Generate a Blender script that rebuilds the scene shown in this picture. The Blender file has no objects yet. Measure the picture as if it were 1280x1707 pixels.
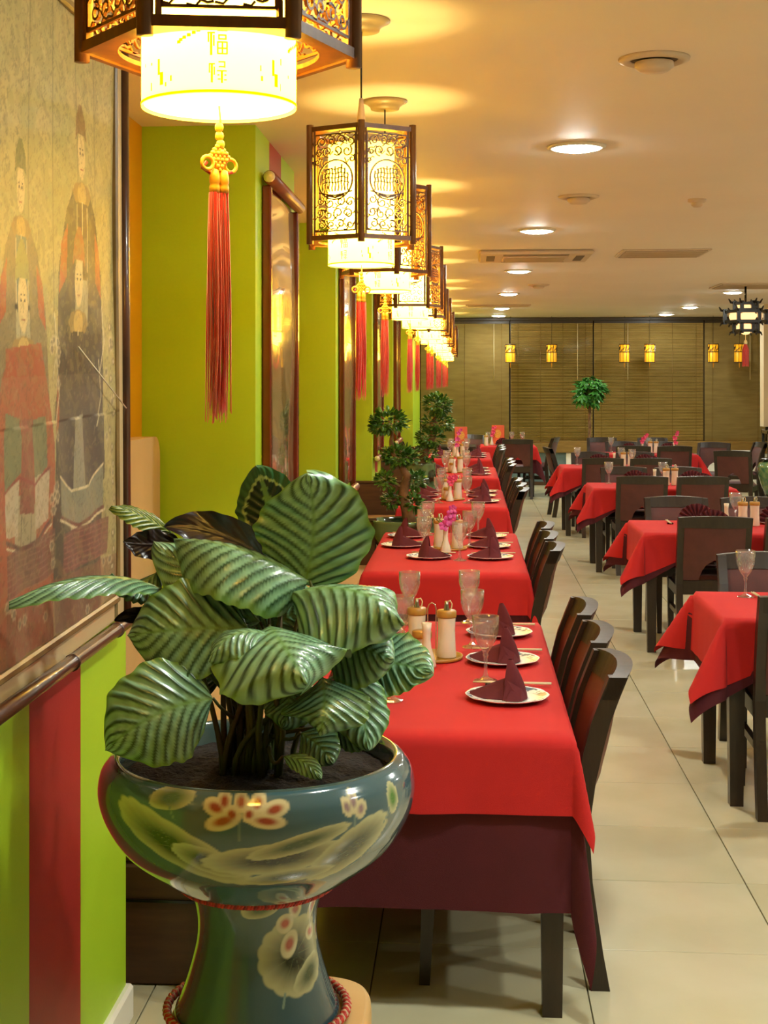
import bpy, math, random
import numpy as np
from mathutils import Vector, Matrix
R = random.Random(7)
PI = math.pi
sc = bpy.context.scene
COL = sc.collection

# ------------------------------------------------------------------ camera
CAM_H, F, VX, VY, YAW = 1.68, 2375.0, 780.0, 640.0, math.radians(4.5)
cd = bpy.data.cameras.new('camera'); cam = bpy.data.objects.new('camera', cd); COL.objects.link(cam)
cam.location = (0, 0, CAM_H)
cam.rotation_euler = (PI / 2, 0, YAW)
cd.sensor_fit = 'AUTO'; cd.sensor_width = 36.0
cd.lens = F / 1707 * 36
CX = VX - F * math.tan(YAW)
cd.shift_x = (640 - CX) / 1707
cd.shift_y = (VY - 853.5) / 1707
cd.clip_start = 0.05; cd.clip_end = 100
sc.camera = cam

# ------------------------------------------------------------------ world, exposure
w = bpy.data.worlds.new('night'); sc.world = w; w.use_nodes = True
w.node_tree.nodes['Background'].inputs[0].default_value = (0.05, 0.045, 0.04, 1)
w.node_tree.nodes['Background'].inputs[1].default_value = 0.3
vs = sc.view_settings
vs.view_transform = 'Standard'; vs.look = 'None'; vs.gamma = 1; vs.use_curve_mapping = False
vs.exposure = 1.75
cyc = sc.cycles
cyc.max_bounces = 10; cyc.diffuse_bounces = 5; cyc.glossy_bounces = 4; cyc.transmission_bounces = 10
cyc.transparent_max_bounces = 8
cyc.sample_clamp_indirect = 6; cyc.use_denoising = True
cyc.caustics_reflective = False; cyc.caustics_refractive = False
DOWN_W = 92.0      # strength of the downlight discs
LANT_W = 4.5       # watts of each lantern bulb
SHADE_E = 2.2      # glow of the paper shade itself

def at(px, py, D):
    """world point that stands D metres down the room behind photo pixel (px, py)"""
    return Vector(((px - VX) * D / F, D, CAM_H - (py - VY) * D / F))

# ------------------------------------------------------------------ colour and materials
def lin(c):
    if isinstance(c, str):
        c = c.lstrip('#'); c = [int(c[i:i + 2], 16) / 255 for i in (0, 2, 4)]
    return tuple((x / 12.92 if x <= 0.04045 else ((x + 0.055) / 1.055) ** 2.4) for x in c[:3])
def rgba(c): return (*lin(c), 1.0)

def new_mat(name):
    m = bpy.data.materials.new(name); m.use_nodes = True
    nt = m.node_tree; b = nt.nodes['Principled BSDF']
    return m, nt, b
def setp(b, **k):
    for key, v in k.items():
        n = {'rough': 'Roughness', 'metal': 'Metallic', 'spec': 'Specular IOR Level', 'coat': 'Coat Weight',
             'crough': 'Coat Roughness', 'trans': 'Transmission Weight', 'ior': 'IOR', 'sheen': 'Sheen Weight',
             'emc': 'Emission Color', 'ems': 'Emission Strength', 'sss': 'Subsurface Weight', 'alpha': 'Alpha'}[key]
        b.inputs[n].default_value = v
def mat(name, c, c2=None, scale=20, detail=4, stretch=(1, 1, 1), rough=0.6, bump=0.0, bscale=None, mixlo=0.35, mixhi=0.65, coords='Object', **k):
    m, nt, b = new_mat(name); N, L = nt.nodes, nt.links
    b.inputs['Base Color'].default_value = rgba(c); setp(b, rough=rough, **k)
    tc = N.new('ShaderNodeTexCoord'); mp = N.new('ShaderNodeMapping'); mp.inputs['Scale'].default_value = stretch
    L.new(tc.outputs[coords], mp.inputs['Vector'])
    if c2 is not None:
        n = N.new('ShaderNodeTexNoise'); n.inputs['Scale'].default_value = scale; n.inputs['Detail'].default_value = detail
        L.new(mp.outputs[0], n.inputs['Vector'])
        r = N.new('ShaderNodeValToRGB'); r.color_ramp.elements[0].position = mixlo; r.color_ramp.elements[1].position = mixhi
        r.color_ramp.elements[0].color = rgba(c); r.color_ramp.elements[1].color = rgba(c2)
        L.new(n.outputs['Fac'], r.inputs[0]); L.new(r.outputs[0], b.inputs['Base Color'])
    if bump:
        n2 = N.new('ShaderNodeTexNoise'); n2.inputs['Scale'].default_value = bscale or scale * 3; n2.inputs['Detail'].default_value = 3
        L.new(mp.outputs[0], n2.inputs['Vector'])
        bp = N.new('ShaderNodeBump'); bp.inputs['Strength'].default_value = bump; bp.inputs['Distance'].default_value = 0.01
        L.new(n2.outputs['Fac'], bp.inputs['Height']); L.new(bp.outputs[0], b.inputs['Normal'])
    return m
def attr_mat(name, rough=0.5, bump=0.0, **k):
    m, nt, b = new_mat(name); N, L = nt.nodes, nt.links
    a = N.new('ShaderNodeAttribute'); a.attribute_name = 'Col'; L.new(a.outputs['Color'], b.inputs['Base Color']); setp(b, rough=rough, **k)
    if bump:
        n2 = N.new('ShaderNodeTexNoise'); n2.inputs['Scale'].default_value = 9; n2.inputs['Detail'].default_value = 3
        tc = N.new('ShaderNodeTexCoord'); L.new(tc.outputs['Object'], n2.inputs['Vector'])
        bp = N.new('ShaderNodeBump'); bp.inputs['Strength'].default_value = bump; bp.inputs['Distance'].default_value = 0.02
        L.new(n2.outputs['Fac'], bp.inputs['Height']); L.new(bp.outputs[0], b.inputs['Coat Normal'])
    return m
def emis(name, c, s):
    m, nt, b = new_mat(name); b.inputs['Base Color'].default_value = rgba(c)
    b.inputs['Emission Color'].default_value = rgba(c); b.inputs['Emission Strength'].default_value = s
    return m

M = {}
M['ceiling'] = mat('ceiling_paint', '#e8dccf', '#e5d8ca', scale=1.2, rough=0.6, bump=0.03, bscale=4)
M['lime'] = mat('lime_paint', '#a6cf26', '#a2cb24', scale=2, rough=0.45, bump=0.04, bscale=160)
M['red_stripe'] = mat('red_paint', '#a52622', '#a02420', scale=2, rough=0.45, bump=0.04, bscale=160)
M['ochre'] = mat('ochre_paint', '#d8a010', '#d09a10', scale=2, rough=0.5, bump=0.04, bscale=160)
M['cream_wall'] = mat('cream_paint', '#d8c6a0', '#d4c29c', scale=2, rough=0.6)
M['tile'] = mat('porcelain_tile', '#cfc8a6', '#c5be9b', scale=2.2, detail=6, rough=0.22, bump=0.02, bscale=3, coat=0.1)
M['tile_b'] = mat('porcelain_tile_pale', '#d3ccac', '#c9c2a0', scale=2.6, detail=6, rough=0.22, bump=0.02, bscale=3, coat=0.1)
M['grout'] = mat('grout', '#6f6852', rough=0.9)
M['white'] = mat('white_paint', '#e8e6dc', rough=0.5)
M['dado_blue'] = mat('blue_grey_panel', '#63787a', '#5a6e70', scale=3, rough=0.5)
M['sillwood'] = mat('ochre_wood', '#8a6a2a', '#7c5c22', scale=6, stretch=(1, 8, 8), rough=0.5)
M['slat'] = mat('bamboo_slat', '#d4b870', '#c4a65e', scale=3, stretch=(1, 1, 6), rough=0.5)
M['slat_shaded'] = mat('bamboo_slat_shaded', '#a89258', '#98824c', scale=3, stretch=(1, 1, 6), rough=0.5)  # darker copy of the slat colour; shade of the closed tilt put into it
M['night'] = mat('night_glass', '#15130d', rough=0.05)
M['bronze'] = mat('bronze_frame', '#3a2c14', rough=0.4)
M['chairwood'] = mat('dark_stained_wood', '#281d13', '#302417', scale=8, stretch=(6, 6, 1), rough=0.33, bump=0.05, bscale=40)
M['pad'] = mat('maroon_upholstery', '#582620', '#4f211b', scale=14, rough=0.55, bump=0.1, bscale=420, sheen=0.1)
M['padbrown'] = mat('russet_leatherette', '#6e3320', '#602a1b', scale=7, rough=0.4, bump=0.05, bscale=160)
M['redcloth'] = mat('red_cloth', '#c41a18', '#be1816', scale=5, rough=0.85, bump=0.25, bscale=700)
M['marooncloth'] = mat('maroon_cloth', '#52101a', '#4c0e18', scale=5, rough=0.9, bump=0.25, bscale=700)
M['napkin'] = mat('burgundy_napkin', '#5e1c22', '#682228', scale=10, rough=0.9, bump=0.25, bscale=900)
M['benchtop'] = mat('beige_leatherette', '#c9a878', '#c2a070', scale=4, rough=0.5, bump=0.05, bscale=120)
M['benchbase'] = mat('brown_laminate', '#4e3218', '#432a14', scale=5, stretch=(1, 1, 8), rough=0.45)
M['lantwood'] = mat('lantern_wood', '#74461e', '#643a18', scale=12, stretch=(5, 5, 1), rough=0.35)
M['bark'] = mat('bark', '#8a6a48', '#5f452e', scale=12, rough=0.9, bump=0.5, bscale=30)
M['ficus'] = mat('ficus_leaf', '#3f6e26', '#56852f', scale=6, rough=0.35)
M['moneyleaf'] = mat('pachira_leaf', '#3a8034', '#4a943c', scale=5, rough=0.4)
M['soil'] = mat('potting_soil', '#120c08', '#1e150e', scale=40, rough=0.95, bump=1.0, bscale=90)
M['stem'] = mat('leaf_stem', '#4a5a26', '#5a4028', scale=8, rough=0.5)
M['ceramic'] = mat('white_ceramic', '#ece2c8', rough=0.2, coat=0.4)
M['goldband'] = mat('bamboo_lid', '#b98a3a', '#a97a2c', scale=10, rough=0.35)
M['woodlight'] = mat('pale_wood', '#cbaa72', '#bd985c', scale=3, detail=6, stretch=(1, 1, 1), rough=0.5)
M['rollerwood'] = mat('roller_wood', '#8a4a26', '#7b3f20', scale=6, rough=0.4)
M['scrollframe'] = mat('lacquered_red_wood', '#6e2310', '#5c1c0c', scale=6, rough=0.2, coat=0.5)
M['knob'] = mat('bone_knob', '#e0cfa0', rough=0.35)
M['steel'] = mat('brushed_steel', '#b0aba0', rough=0.25, metal=1.0)
M['chrome'] = mat('chrome', '#e0dcd0', rough=0.08, metal=1.0)
M['blackrest'] = mat('black_lacquer', '#120d0c', rough=0.2)
M['chopstick'] = mat('pale_bamboo', '#dcc898', rough=0.4)
M['silk'] = mat('red_silk', '#ff3418', '#d82410', scale=60, stretch=(1, 1, 0.02), rough=0.45, sheen=0.4)
M['knotgold'] = mat('gold_cord', '#e8b030', '#d89020', scale=60, rough=0.4)
M['knotred'] = mat('red_cord_mat', '#c0281a', rough=0.5)
M['cordpale'] = mat('pale_cord', '#c9ae8c', rough=0.7)
M['cable'] = mat('black_cable', '#1c150e', rough=0.5)
M['vent'] = mat('vent_plastic', '#cdb89e', rough=0.5)
M['ventdark'] = mat('vent_slot', '#6a5a48', rough=0.7)
M['orchid'] = mat('magenta_petal', '#d23a8a', '#e66ab0', scale=50, rough=0.5)
M['orchidred'] = mat('crimson_petal', '#d8305c', '#e85880', scale=50, rough=0.5)
M['bud'] = mat('cream_bud', '#e8d8a0', rough=0.5)
M['greenstem'] = mat('green_stem', '#3f5a20', rough=0.5)
M['mat_board'] = mat('cream_mount', '#cbb689', '#c2ac7e', scale=3, rough=0.35, coat=0.3)
M['gilt'] = mat('gilt_edge', '#8a7040', '#6e5830', scale=10, rough=0.4)
M['pole'] = mat('black_bamboo', '#3a2014', '#55301c', scale=6, stretch=(1, 0.3, 1), rough=0.34, coat=0.3)
M['greenglaze'] = mat('green_glaze', '#5a7a52', '#1e2c18', scale=7, detail=1, mixlo=0.52, mixhi=0.6, rough=0.12, coat=0.8)
M['jadeglaze'] = mat('jade_glaze', '#3c6a48', '#7a8a50', scale=14, rough=0.12, coat=0.8)
M['rimglaze'] = mat('rim_glaze', '#4a5e58', '#3c4c44', scale=8, rough=0.12, coat=0.9)
M['cordred'] = mat('dark_red_cord', '#8a1c18', rough=0.6)
M['downtrim'] = mat('downlight_trim', '#e0d8c8', rough=0.3)
M['downglow'] = emis('downlight_glow', '#f3f7ee', DOWN_W)
M['bulbglow'] = emis('bulb_glow', '#ffe9a0', 6.0)
M['smallglow'] = emis('small_lantern_glow', '#ffae18', 0.17)
M['palaceglow'] = emis('palace_lantern_glow', '#ffc880', 0.6)

def glass_mat():
    m, nt, b = new_mat('crystal'); N, L = nt.nodes, nt.links
    t = N.new('ShaderNodeBsdfTransparent'); t.inputs[0].default_value = (.97, .97, .96, 1)
    g = N.new('ShaderNodeBsdfGlossy'); g.inputs['Roughness'].default_value = 0.07; d = N.new('ShaderNodeBsdfTranslucent'); d.inputs[0].default_value = (.9, .88, .85, 1)
    fr = N.new('ShaderNodeLayerWeight'); fr.inputs['Blend'].default_value = .26
    m1 = N.new('ShaderNodeMixShader'); m1.inputs[0].default_value = .10; L.new(t.outputs[0], m1.inputs[1]); L.new(d.outputs[0], m1.inputs[2])
    m2 = N.new('ShaderNodeMixShader'); L.new(fr.outputs['Facing'], m2.inputs[0]); L.new(m1.outputs[0], m2.inputs[1]); L.new(g.outputs[0], m2.inputs[2])
    L.new(m2.outputs[0], N['Material Output'].inputs['Surface']); return m
M['glass'] = glass_mat()
def film_mat(name, gloss=0.12):
    m, nt, b = new_mat(name); N, L = nt.nodes, nt.links
    t = N.new('ShaderNodeBsdfTransparent'); g = N.new('ShaderNodeBsdfGlossy'); g.inputs['Roughness'].default_value = 0.08
    lw = N.new('ShaderNodeMath'); lw.operation = 'ADD'; lw.inputs[0].default_value = .06; lw.inputs[1].default_value = 0
    mx = N.new('ShaderNodeMixShader'); L.new(lw.outputs[0], mx.inputs[0]); L.new(t.outputs[0], mx.inputs[1]); L.new(g.outputs[0], mx.inputs[2])
    L.new(mx.outputs[0], N['Material Output'].inputs['Surface']); return m
M['film'] = film_mat('clear_film')
def shade_mat():
    m, nt, b = new_mat('paper_shade'); N, L = nt.nodes, nt.links
    tr = N.new('ShaderNodeBsdfTranslucent'); tr.inputs[0].default_value = rgba('#ffe48a')
    df = N.new('ShaderNodeBsdfDiffuse'); df.inputs[0].default_value = rgba('#ffe080')
    mx = N.new('ShaderNodeMixShader'); mx.inputs[0].default_value = 0.3; L.new(tr.outputs[0], mx.inputs[1]); L.new(df.outputs[0], mx.inputs[2])
    em = N.new('ShaderNodeEmission'); em.inputs[0].default_value = rgba('#ffd034'); em.inputs[1].default_value = SHADE_E
    ad = N.new('ShaderNodeAddShader'); L.new(mx.outputs[0], ad.inputs[0]); L.new(em.outputs[0], ad.inputs[1])
    L.new(ad.outputs[0], N['Material Output'].inputs['Surface']); return m
M['shade'] = shade_mat()
def shade_ink():
    m, nt, b = new_mat('shade_print'); N, L = nt.nodes, nt.links
    tr = N.new('ShaderNodeBsdfTranslucent'); tr.inputs[0].default_value = rgba('#c08a00')
    em = N.new('ShaderNodeEmission'); em.inputs[0].default_value = rgba('#e0b000'); em.inputs[1].default_value = 0.5
    ad = N.new('ShaderNodeAddShader'); L.new(tr.outputs[0], ad.inputs[0]); L.new(em.outputs[0], ad.inputs[1])
    L.new(ad.outputs[0], N['Material Output'].inputs['Surface']); return m
M['ink'] = shade_ink()

def plate_mat():
    m, nt, b = new_mat('blue_rim_porcelain'); N, L = nt.nodes, nt.links
    tc = N.new('ShaderNodeTexCoord'); ln = N.new('ShaderNodeVectorMath'); ln.operation = 'LENGTH'
    mp = N.new('ShaderNodeMapping'); mp.inputs['Scale'].default_value = (1, 1, 0); L.new(tc.outputs['Object'], mp.inputs[0]); L.new(mp.outputs[0], ln.inputs[0])
    r = N.new('ShaderNodeValToRGB'); r.color_ramp.interpolation = 'LINEAR'
    L.new(ln.outputs['Value'], r.inputs[0])
    e = r.color_ramp.elements; e[0].position = 0; e[0].color = (0.5, 0.5, 0.5, 1); e[1].position = 0.045; e[1].color = (0, 0, 0, 1)
    for p, v in ((0.055, 0), (0.06, .8), (0.066, 0), (0.088, 0), (0.095, 1), (0.116, 1), (0.12, 0)):
        x = e.new(p); x.color = (v, v, v, 1)
    n = N.new('ShaderNodeTexNoise'); n.inputs['Scale'].default_value = 55; n.inputs['Detail'].default_value = 1; L.new(tc.outputs['Object'], n.inputs['Vector'])
    th = N.new('ShaderNodeMath'); th.operation = 'GREATER_THAN'; th.inputs[1].default_value = 0.47; L.new(n.outputs['Fac'], th.inputs[0])
    mu = N.new('ShaderNodeMath'); mu.operation = 'MULTIPLY'; L.new(th.outputs[0], mu.inputs[0]); L.new(r.outputs[0], mu.inputs[1])
    mx = N.new('ShaderNodeMix'); mx.data_type = 'RGBA'; mx.inputs['A'].default_value = rgba('#f0eee6'); mx.inputs['B'].default_value = rgba('#44607c')
    L.new(mu.outputs[0], mx.inputs['Factor']); L.new(mx.outputs['Result'], b.inputs['Base Color']); setp(b, rough=0.3, coat=0.15); return m
M['plate'] = plate_mat()

def calathea_mat(name, kind):
    m, nt, b = new_mat(name); N, L = nt.nodes, nt.links
    a = N.new('ShaderNodeAttribute'); a.attribute_name = 'Col'
    geo = N.new('ShaderNodeNewGeometry')
    mx = N.new('ShaderNodeMix'); mx.data_type = 'RGBA'
    L.new(a.outputs['Color'], mx.inputs['A']); mx.inputs['B'].default_value = rgba('#1c0b0c' if kind == 'dark' else '#5b6a3c')
    L.new(geo.outputs['Backfacing'], mx.inputs['Factor']); L.new(mx.outputs['Result'], b.inputs['Base Color'])
    setp(b, rough=0.32, coat=0.45, crough=0.22)
    return m
M['calathea'] = calathea_mat('striped_leaf', 'green')
M['calathea_d'] = calathea_mat('medallion_leaf', 'dark')

# ------------------------------------------------------------------ mesh building
class MB:
    def __init__(s): s.v = []; s.f = []; s.m = []; s.sm = []
    def add(s, v, f, mi=0, smooth=False):
        o = len(s.v); s.v += [tuple(p) for p in v]
        for q in f: s.f.append(tuple(i + o for i in q)); s.m.append(mi); s.sm.append(smooth)
        return s
    def box(s, x0, x1, y0, y1, z0, z1, mi=0, bev=0.0):
        if bev <= 0:
            v = [(x, y, z) for z in (z0, z1) for y in (y0, y1) for x in (x0, x1)]
            return s.add(v, [(0, 2, 3, 1), (4, 5, 7, 6), (0, 1, 5, 4), (2, 6, 7, 3), (0, 4, 6, 2), (1, 3, 7, 5)], mi)
        b = min(bev, (x1 - x0) / 2.01, (y1 - y0) / 2.01, (z1 - z0) / 2.01)
        v = []
        for (sx, X) in ((-1, x0), (1, x1)):
            for (sy, Y) in ((-1, y0), (1, y1)):
                for (sz, Z) in ((-1, z0), (1, z1)):
                    v += [(X, Y - sy * b, Z - sz * b), (X - sx * b, Y, Z - sz * b), (X - sx * b, Y - sy * b, Z)]
        idx = lambda a, c, d, k: ((a * 2 + c) * 2 + d) * 3 + k
        F_ = [(idx(0,0,0,0), idx(0,0,1,0), idx(0,1,1,0), idx(0,1,0,0)), (idx(1,0,0,0), idx(1,1,0,0), idx(1,1,1,0), idx(1,0,1,0)),
              (idx(0,0,0,1), idx(1,0,0,1), idx(1,0,1,1), idx(0,0,1,1)), (idx(0,1,0,1), idx(0,1,1,1), idx(1,1,1,1), idx(1,1,0,1)),
              (idx(0,0,0,2), idx(0,1,0,2), idx(1,1,0,2), idx(1,0,0,2)), (idx(0,0,1,2), idx(1,0,1,2), idx(1,1,1,2), idx(0,1,1,2))]
        for a in (0, 1):
            for c in (0, 1):
                q = (idx(a,c,0,0), idx(a,c,0,1), idx(a,c,1,1), idx(a,c,1,0)); F_.append(q if (a ^ c) == 0 else q[::-1])
                q = (idx(a,0,c,0), idx(a,1,c,0), idx(a,1,c,2), idx(a,0,c,2)); F_.append(q if (a ^ c) == 0 else q[::-1])
                q = (idx(0,a,c,2), idx(1,a,c,2), idx(1,a,c,1), idx(0,a,c,1)); F_.append(q if (a ^ c) == 0 else q[::-1])
                for d in (0, 1):
                    q = (idx(a,c,d,0), idx(a,c,d,2), idx(a,c,d,1)); F_.append(q if (a ^ c ^ d) == 0 else q[::-1])
        return s.add(v, F_, mi)
    def beam(s, a, b, wx, wy, mi=0, up=(0, 0, 1), wx2=None, wy2=None):
        """box bar from a to b; wx, wy full widths"""
        a, b = Vector(a), Vector(b); d = (b - a).normalized(); up = Vector(up)
        if abs(d.dot(up)) > .95: up = Vector((0, 1, 0))
        x = d.cross(up).normalized(); y = x.cross(d).normalized()
        wx2 = wx if wx2 is None else wx2; wy2 = wy if wy2 is None else wy2
        v = [a + x * sx * wx / 2 + y * sy * wy / 2 for sx, sy in ((-1, -1), (1, -1), (1, 1), (-1, 1))] + \
            [b + x * sx * wx2 / 2 + y * sy * wy2 / 2 for sx, sy in ((-1, -1), (1, -1), (1, 1), (-1, 1))]
        return s.add(v, [(0, 1, 2, 3), (7, 6, 5, 4), (0, 4, 5, 1), (1, 5, 6, 2), (2, 6, 7, 3), (3, 7, 4, 0)], mi)
    def tube(s, pts, r, n=8, mi=0, closed=False, cap=True):
        pts = [Vector(p) for p in pts]; k = len(pts)
        rs = r if isinstance(r, (list, tuple)) else [r] * k
        t0 = (pts[1] - pts[0]).normalized(); ref = Vector((0, 0, 1)) if abs(t0.z) < .9 else Vector((0, 1, 0))
        x = t0.cross(ref).normalized(); v = []
        for i, p in enumerate(pts):
            if closed: t = (pts[(i + 1) % k] - pts[i - 1]).normalized()
            else: t = (pts[min(i + 1, k - 1)] - pts[max(i - 1, 0)]).normalized()
            x = (x - t * x.dot(t)).normalized(); y = t.cross(x)
            for j in range(n):
                a = 2 * PI * j / n; v.append(p + (x * math.cos(a) + y * math.sin(a)) * rs[i])
        f = []
        for i in range(k if closed else k - 1):
            i2 = (i + 1) % k
            for j in range(n): f.append((i * n + j, i * n + (j + 1) % n, i2 * n + (j + 1) % n, i2 * n + j))
        if cap and not closed: f.append(tuple(range(n))[::-1]); f.append(tuple((k - 1) * n + j for j in range(n)))
        return s.add(v, f, mi, True)
    def lathe(s, prof, n=32, c=(0, 0, 0), mi=0, smooth=True, phase=0.0):
        v = []; f = []; k = len(prof)
        for (r, z) in prof:
            for j in range(n):
                a = 2 * PI * j / n + phase; v.append((c[0] + r * math.cos(a), c[1] + r * math.sin(a), c[2] + z))
        for i in range(k - 1):
            for j in range(n): f.append((i * n + j, i * n + (j + 1) % n, (i + 1) * n + (j + 1) % n, (i + 1) * n + j))
        return s.add(v, f, mi, smooth)
    def disc(s, r, z, n=32, c=(0, 0), mi=0, up=True):
        v = [(c[0] + r * math.cos(2 * PI * j / n), c[1] + r * math.sin(2 * PI * j / n), z) for j in range(n)]
        f = tuple(range(n)); return s.add(v, [f if up else f[::-1]], mi)
    def prism(s, poly, d0, d1, plane='xz', mi=0):
        """poly extruded from d0 to d1 along the axis missing in plane"""
        n = len(poly)
        def P(a, b, d): return (a, d, b) if plane == 'xz' else ((d, a, b) if plane == 'yz' else (a, b, d))
        v = [P(a, b, d0) for a, b in poly] + [P(a, b, d1) for a, b in poly]
        f = [tuple(range(n)), tuple(range(2 * n - 1, n - 1, -1))] + [(i, i + n, (i + 1) % n + n, (i + 1) % n) for i in range(n)]
        return s.add(v, f, mi)
    def grid(s, P, mi=0, smooth=True, wrap=False):
        h, w_ = len(P), len(P[0]); v = [p for row in P for p in row]
        f = [(i * w_ + j, i * w_ + (j + 1) % w_, (i + 1) * w_ + (j + 1) % w_, (i + 1) * w_ + j) for i in range(h - 1) for j in range(w_ if wrap else w_ - 1)]
        return s.add(v, f, mi, smooth)

def mesh_of(name, mb, mats, fix=False):
    me = bpy.data.meshes.new(name); me.from_pydata(mb.v, [], mb.f)
    mats = mats if isinstance(mats, (list, tuple)) else [mats]
    for m_ in mats: me.materials.append(M[m_] if isinstance(m_, str) else m_)
    me.polygons.foreach_set('material_index', mb.m); me.polygons.foreach_set('use_smooth', mb.sm)
    me.update()
    if fix:
        import bmesh
        bm = bmesh.new(); bm.from_mesh(me); bmesh.ops.recalc_face_normals(bm, faces=bm.faces); bm.to_mesh(me); bm.free()
    return me
def obj(name, mb, mats, parent=None, loc=None, rot=None, fix=False):
    me = mb if isinstance(mb, bpy.types.Mesh) else mesh_of(name, mb, mats, fix)
    o = bpy.data.objects.new(name, me); COL.objects.link(o)
    if parent is not None: o.parent = parent
    if loc is not None: o.location = loc
    if rot is not None: o.rotation_euler = rot
    return o
def tag(o, label, cat, group=None):
    o['label'] = label; o['category'] = cat
    if group: o['group'] = group
    return o
def thing(name, label, cat, loc=(0, 0, 0), rz=0, group=None):
    o = bpy.data.objects.new(name, None); COL.objects.link(o); o.location = loc; o.rotation_euler = (0, 0, rz)
    o.empty_display_size = 0.05
    return tag(o, label, cat, group)
def struct(name, mb, mats, parent=None, fix=False):
    o = obj(name, mb, mats, parent, fix=fix)
    if parent is None: o['kind'] = 'structure'
    return o
def kids(o): return [c for c in CH.get(o.name, [])]
def dup(root, loc, rz=0, label=None, group=None):
    r = root.copy(); COL.objects.link(r); r.location = loc; r.rotation_euler = (0, 0, rz)
    if label: r['label'] = label
    if group: r['group'] = group
    for ch in PROTO[root.name]:
        c = ch[0].copy(); COL.objects.link(c); c.parent = r
        for g in ch[1]:
            d = g.copy(); COL.objects.link(d); d.parent = c
    return r
PROTO = {}
USED = set()
def proto(root):
    """remember a thing's parts and sub-parts, for copying"""
    PROTO[root.name] = [(c, list(c.children)) for c in root.children]; return root
def place(root, loc, rz, label, group=None):
    """the prototype itself the first time, then copies"""
    if root.name not in USED:
        USED.add(root.name); root.location = loc; root.rotation_euler = (0, 0, rz); root['label'] = label
        if group: root['group'] = group
        return root
    return dup(root, loc, rz, label, group)
def colour(me, cols):
    ca = me.color_attributes.new('Col', 'FLOAT_COLOR', 'POINT')
    a = np.ones((len(me.vertices), 4), dtype=np.float32); a[:, :3] = cols
    ca.data.foreach_set('color', a.ravel())
ORD = ['first', 'second', 'third', 'fourth', 'fifth', 'sixth', 'seventh', 'eighth', 'ninth', 'tenth', 'eleventh', 'twelfth', 'thirteenth']
# ================================================================== STRUCTURE
YF = 23.8          # far wall
CEIL = 2.78
XR = 6.2
YB = -3.0
fl = struct('floor', MB().box(-1.6, XR + .2, YB - .2, YF + .6, -0.12, -0.009), 'grout')
def tile_bm(mb=None, x=0, y=0, b=.0009):
    mb = mb or MB(); h = .298
    v = [(x - h, y - h, -.012), (x + h, y - h, -.012), (x + h, y + h, -.012), (x - h, y + h, -.012)] + \
        [(x - h, y - h, -b), (x + h, y - h, -b), (x + h, y + h, -b), (x - h, y + h, -b)] + \
        [(x - h + b, y - h + b, 0), (x + h - b, y - h + b, 0), (x + h - b, y + h - b, 0), (x - h + b, y + h - b, 0)]
    f = [(8, 9, 10, 11)]
    for i in range(4):
        j = (i + 1) % 4; f += [(i, j, j + 4, i + 4), (i + 4, j + 4, j + 8, i + 8)]
    return mb.add(v, f)
tm = [mesh_of('tile', tile_bm(), 'tile'), mesh_of('tile', tile_bm(), 'tile_b')]
rest = MB(); nt_ = 0
for j in range(-12, 33):
    yc = 4.277 + .6 * j + .3
    if yc > YF + .1: continue
    for i in range(-4, 10):
        xc = .33 + .6 * i + .3
        if xc < -1.5 or xc > XR: continue
        seen = 3.0 < yc < 15.4 and -.24 * yc - .7 < xc < .214 * yc + .5
        if seen:
            o = obj('tile', R.choice(tm), None, fl, (xc, yc, R.uniform(-.0004, .0004)), (0, 0, PI * R.randint(0, 1))); nt_ += 1
        else: tile_bm(rest, xc, yc)
o = obj('far_tiles', rest, 'tile', fl); o['kind'] = 'stuff'
struct('ceiling', MB().box(-1.6, XR + .2, YB - .2, YF + .3, CEIL, CEIL + .15), 'ceiling')

# left wall: a recessed ochre wall with lime piers that stand 0.49 m proud, every 3.68 m
XP, XREC = -.9, -1.39
struct('wall_left', MB().box(XREC - .2, XREC, YB - .2, YF + .2, 0, CEIL), 'ochre')
piers = [(-1.3, .05), (2.2, 3.70), (6.0, 7.35), (9.68, 11.03), (13.36, 14.71), (17.04, 18.39), (20.72, YF)]
for k, (y0, y1) in enumerate(piers):
    mb = MB(); ed = [y0, y0 + .42, y0 + .83, y1]; ms = [0, 1, 0]
    if k == 1: ed = [y0, 2.87, 3.26, y1]; ms = [0, 1, 0]
    for q in range(3): mb.add([(XP, ed[q], 0), (XP, ed[q + 1], 0), (XP, ed[q + 1], CEIL), (XP, ed[q], CEIL)], [(0, 1, 2, 3)], ms[q])
    mb.add([(XREC, y0, 0), (XP, y0, 0), (XP, y0, CEIL), (XREC, y0, CEIL)], [(0, 1, 2, 3)], 0)
    mb.add([(XREC, y1, 0), (XP, y1, 0), (XP, y1, CEIL), (XREC, y1, CEIL)], [(3, 2, 1, 0)], 0)
    if k == 6:
        mb = MB().box(XREC, XP + .1, y0, y1, 0, CEIL)
    struct('wall_left', mb, ['lime', 'red_stripe'])
    if k >= 1:
        b = MB().box(XREC, XP + .018, y0 - .018, y1 + .018, 0, .095, bev=.008)
        if k == 6: b = MB().box(XREC, XP + .118, y0 - .018, y1 - .03, 0, .095, bev=.008)
        struct('baseboard_left', b, 'white')

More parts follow.
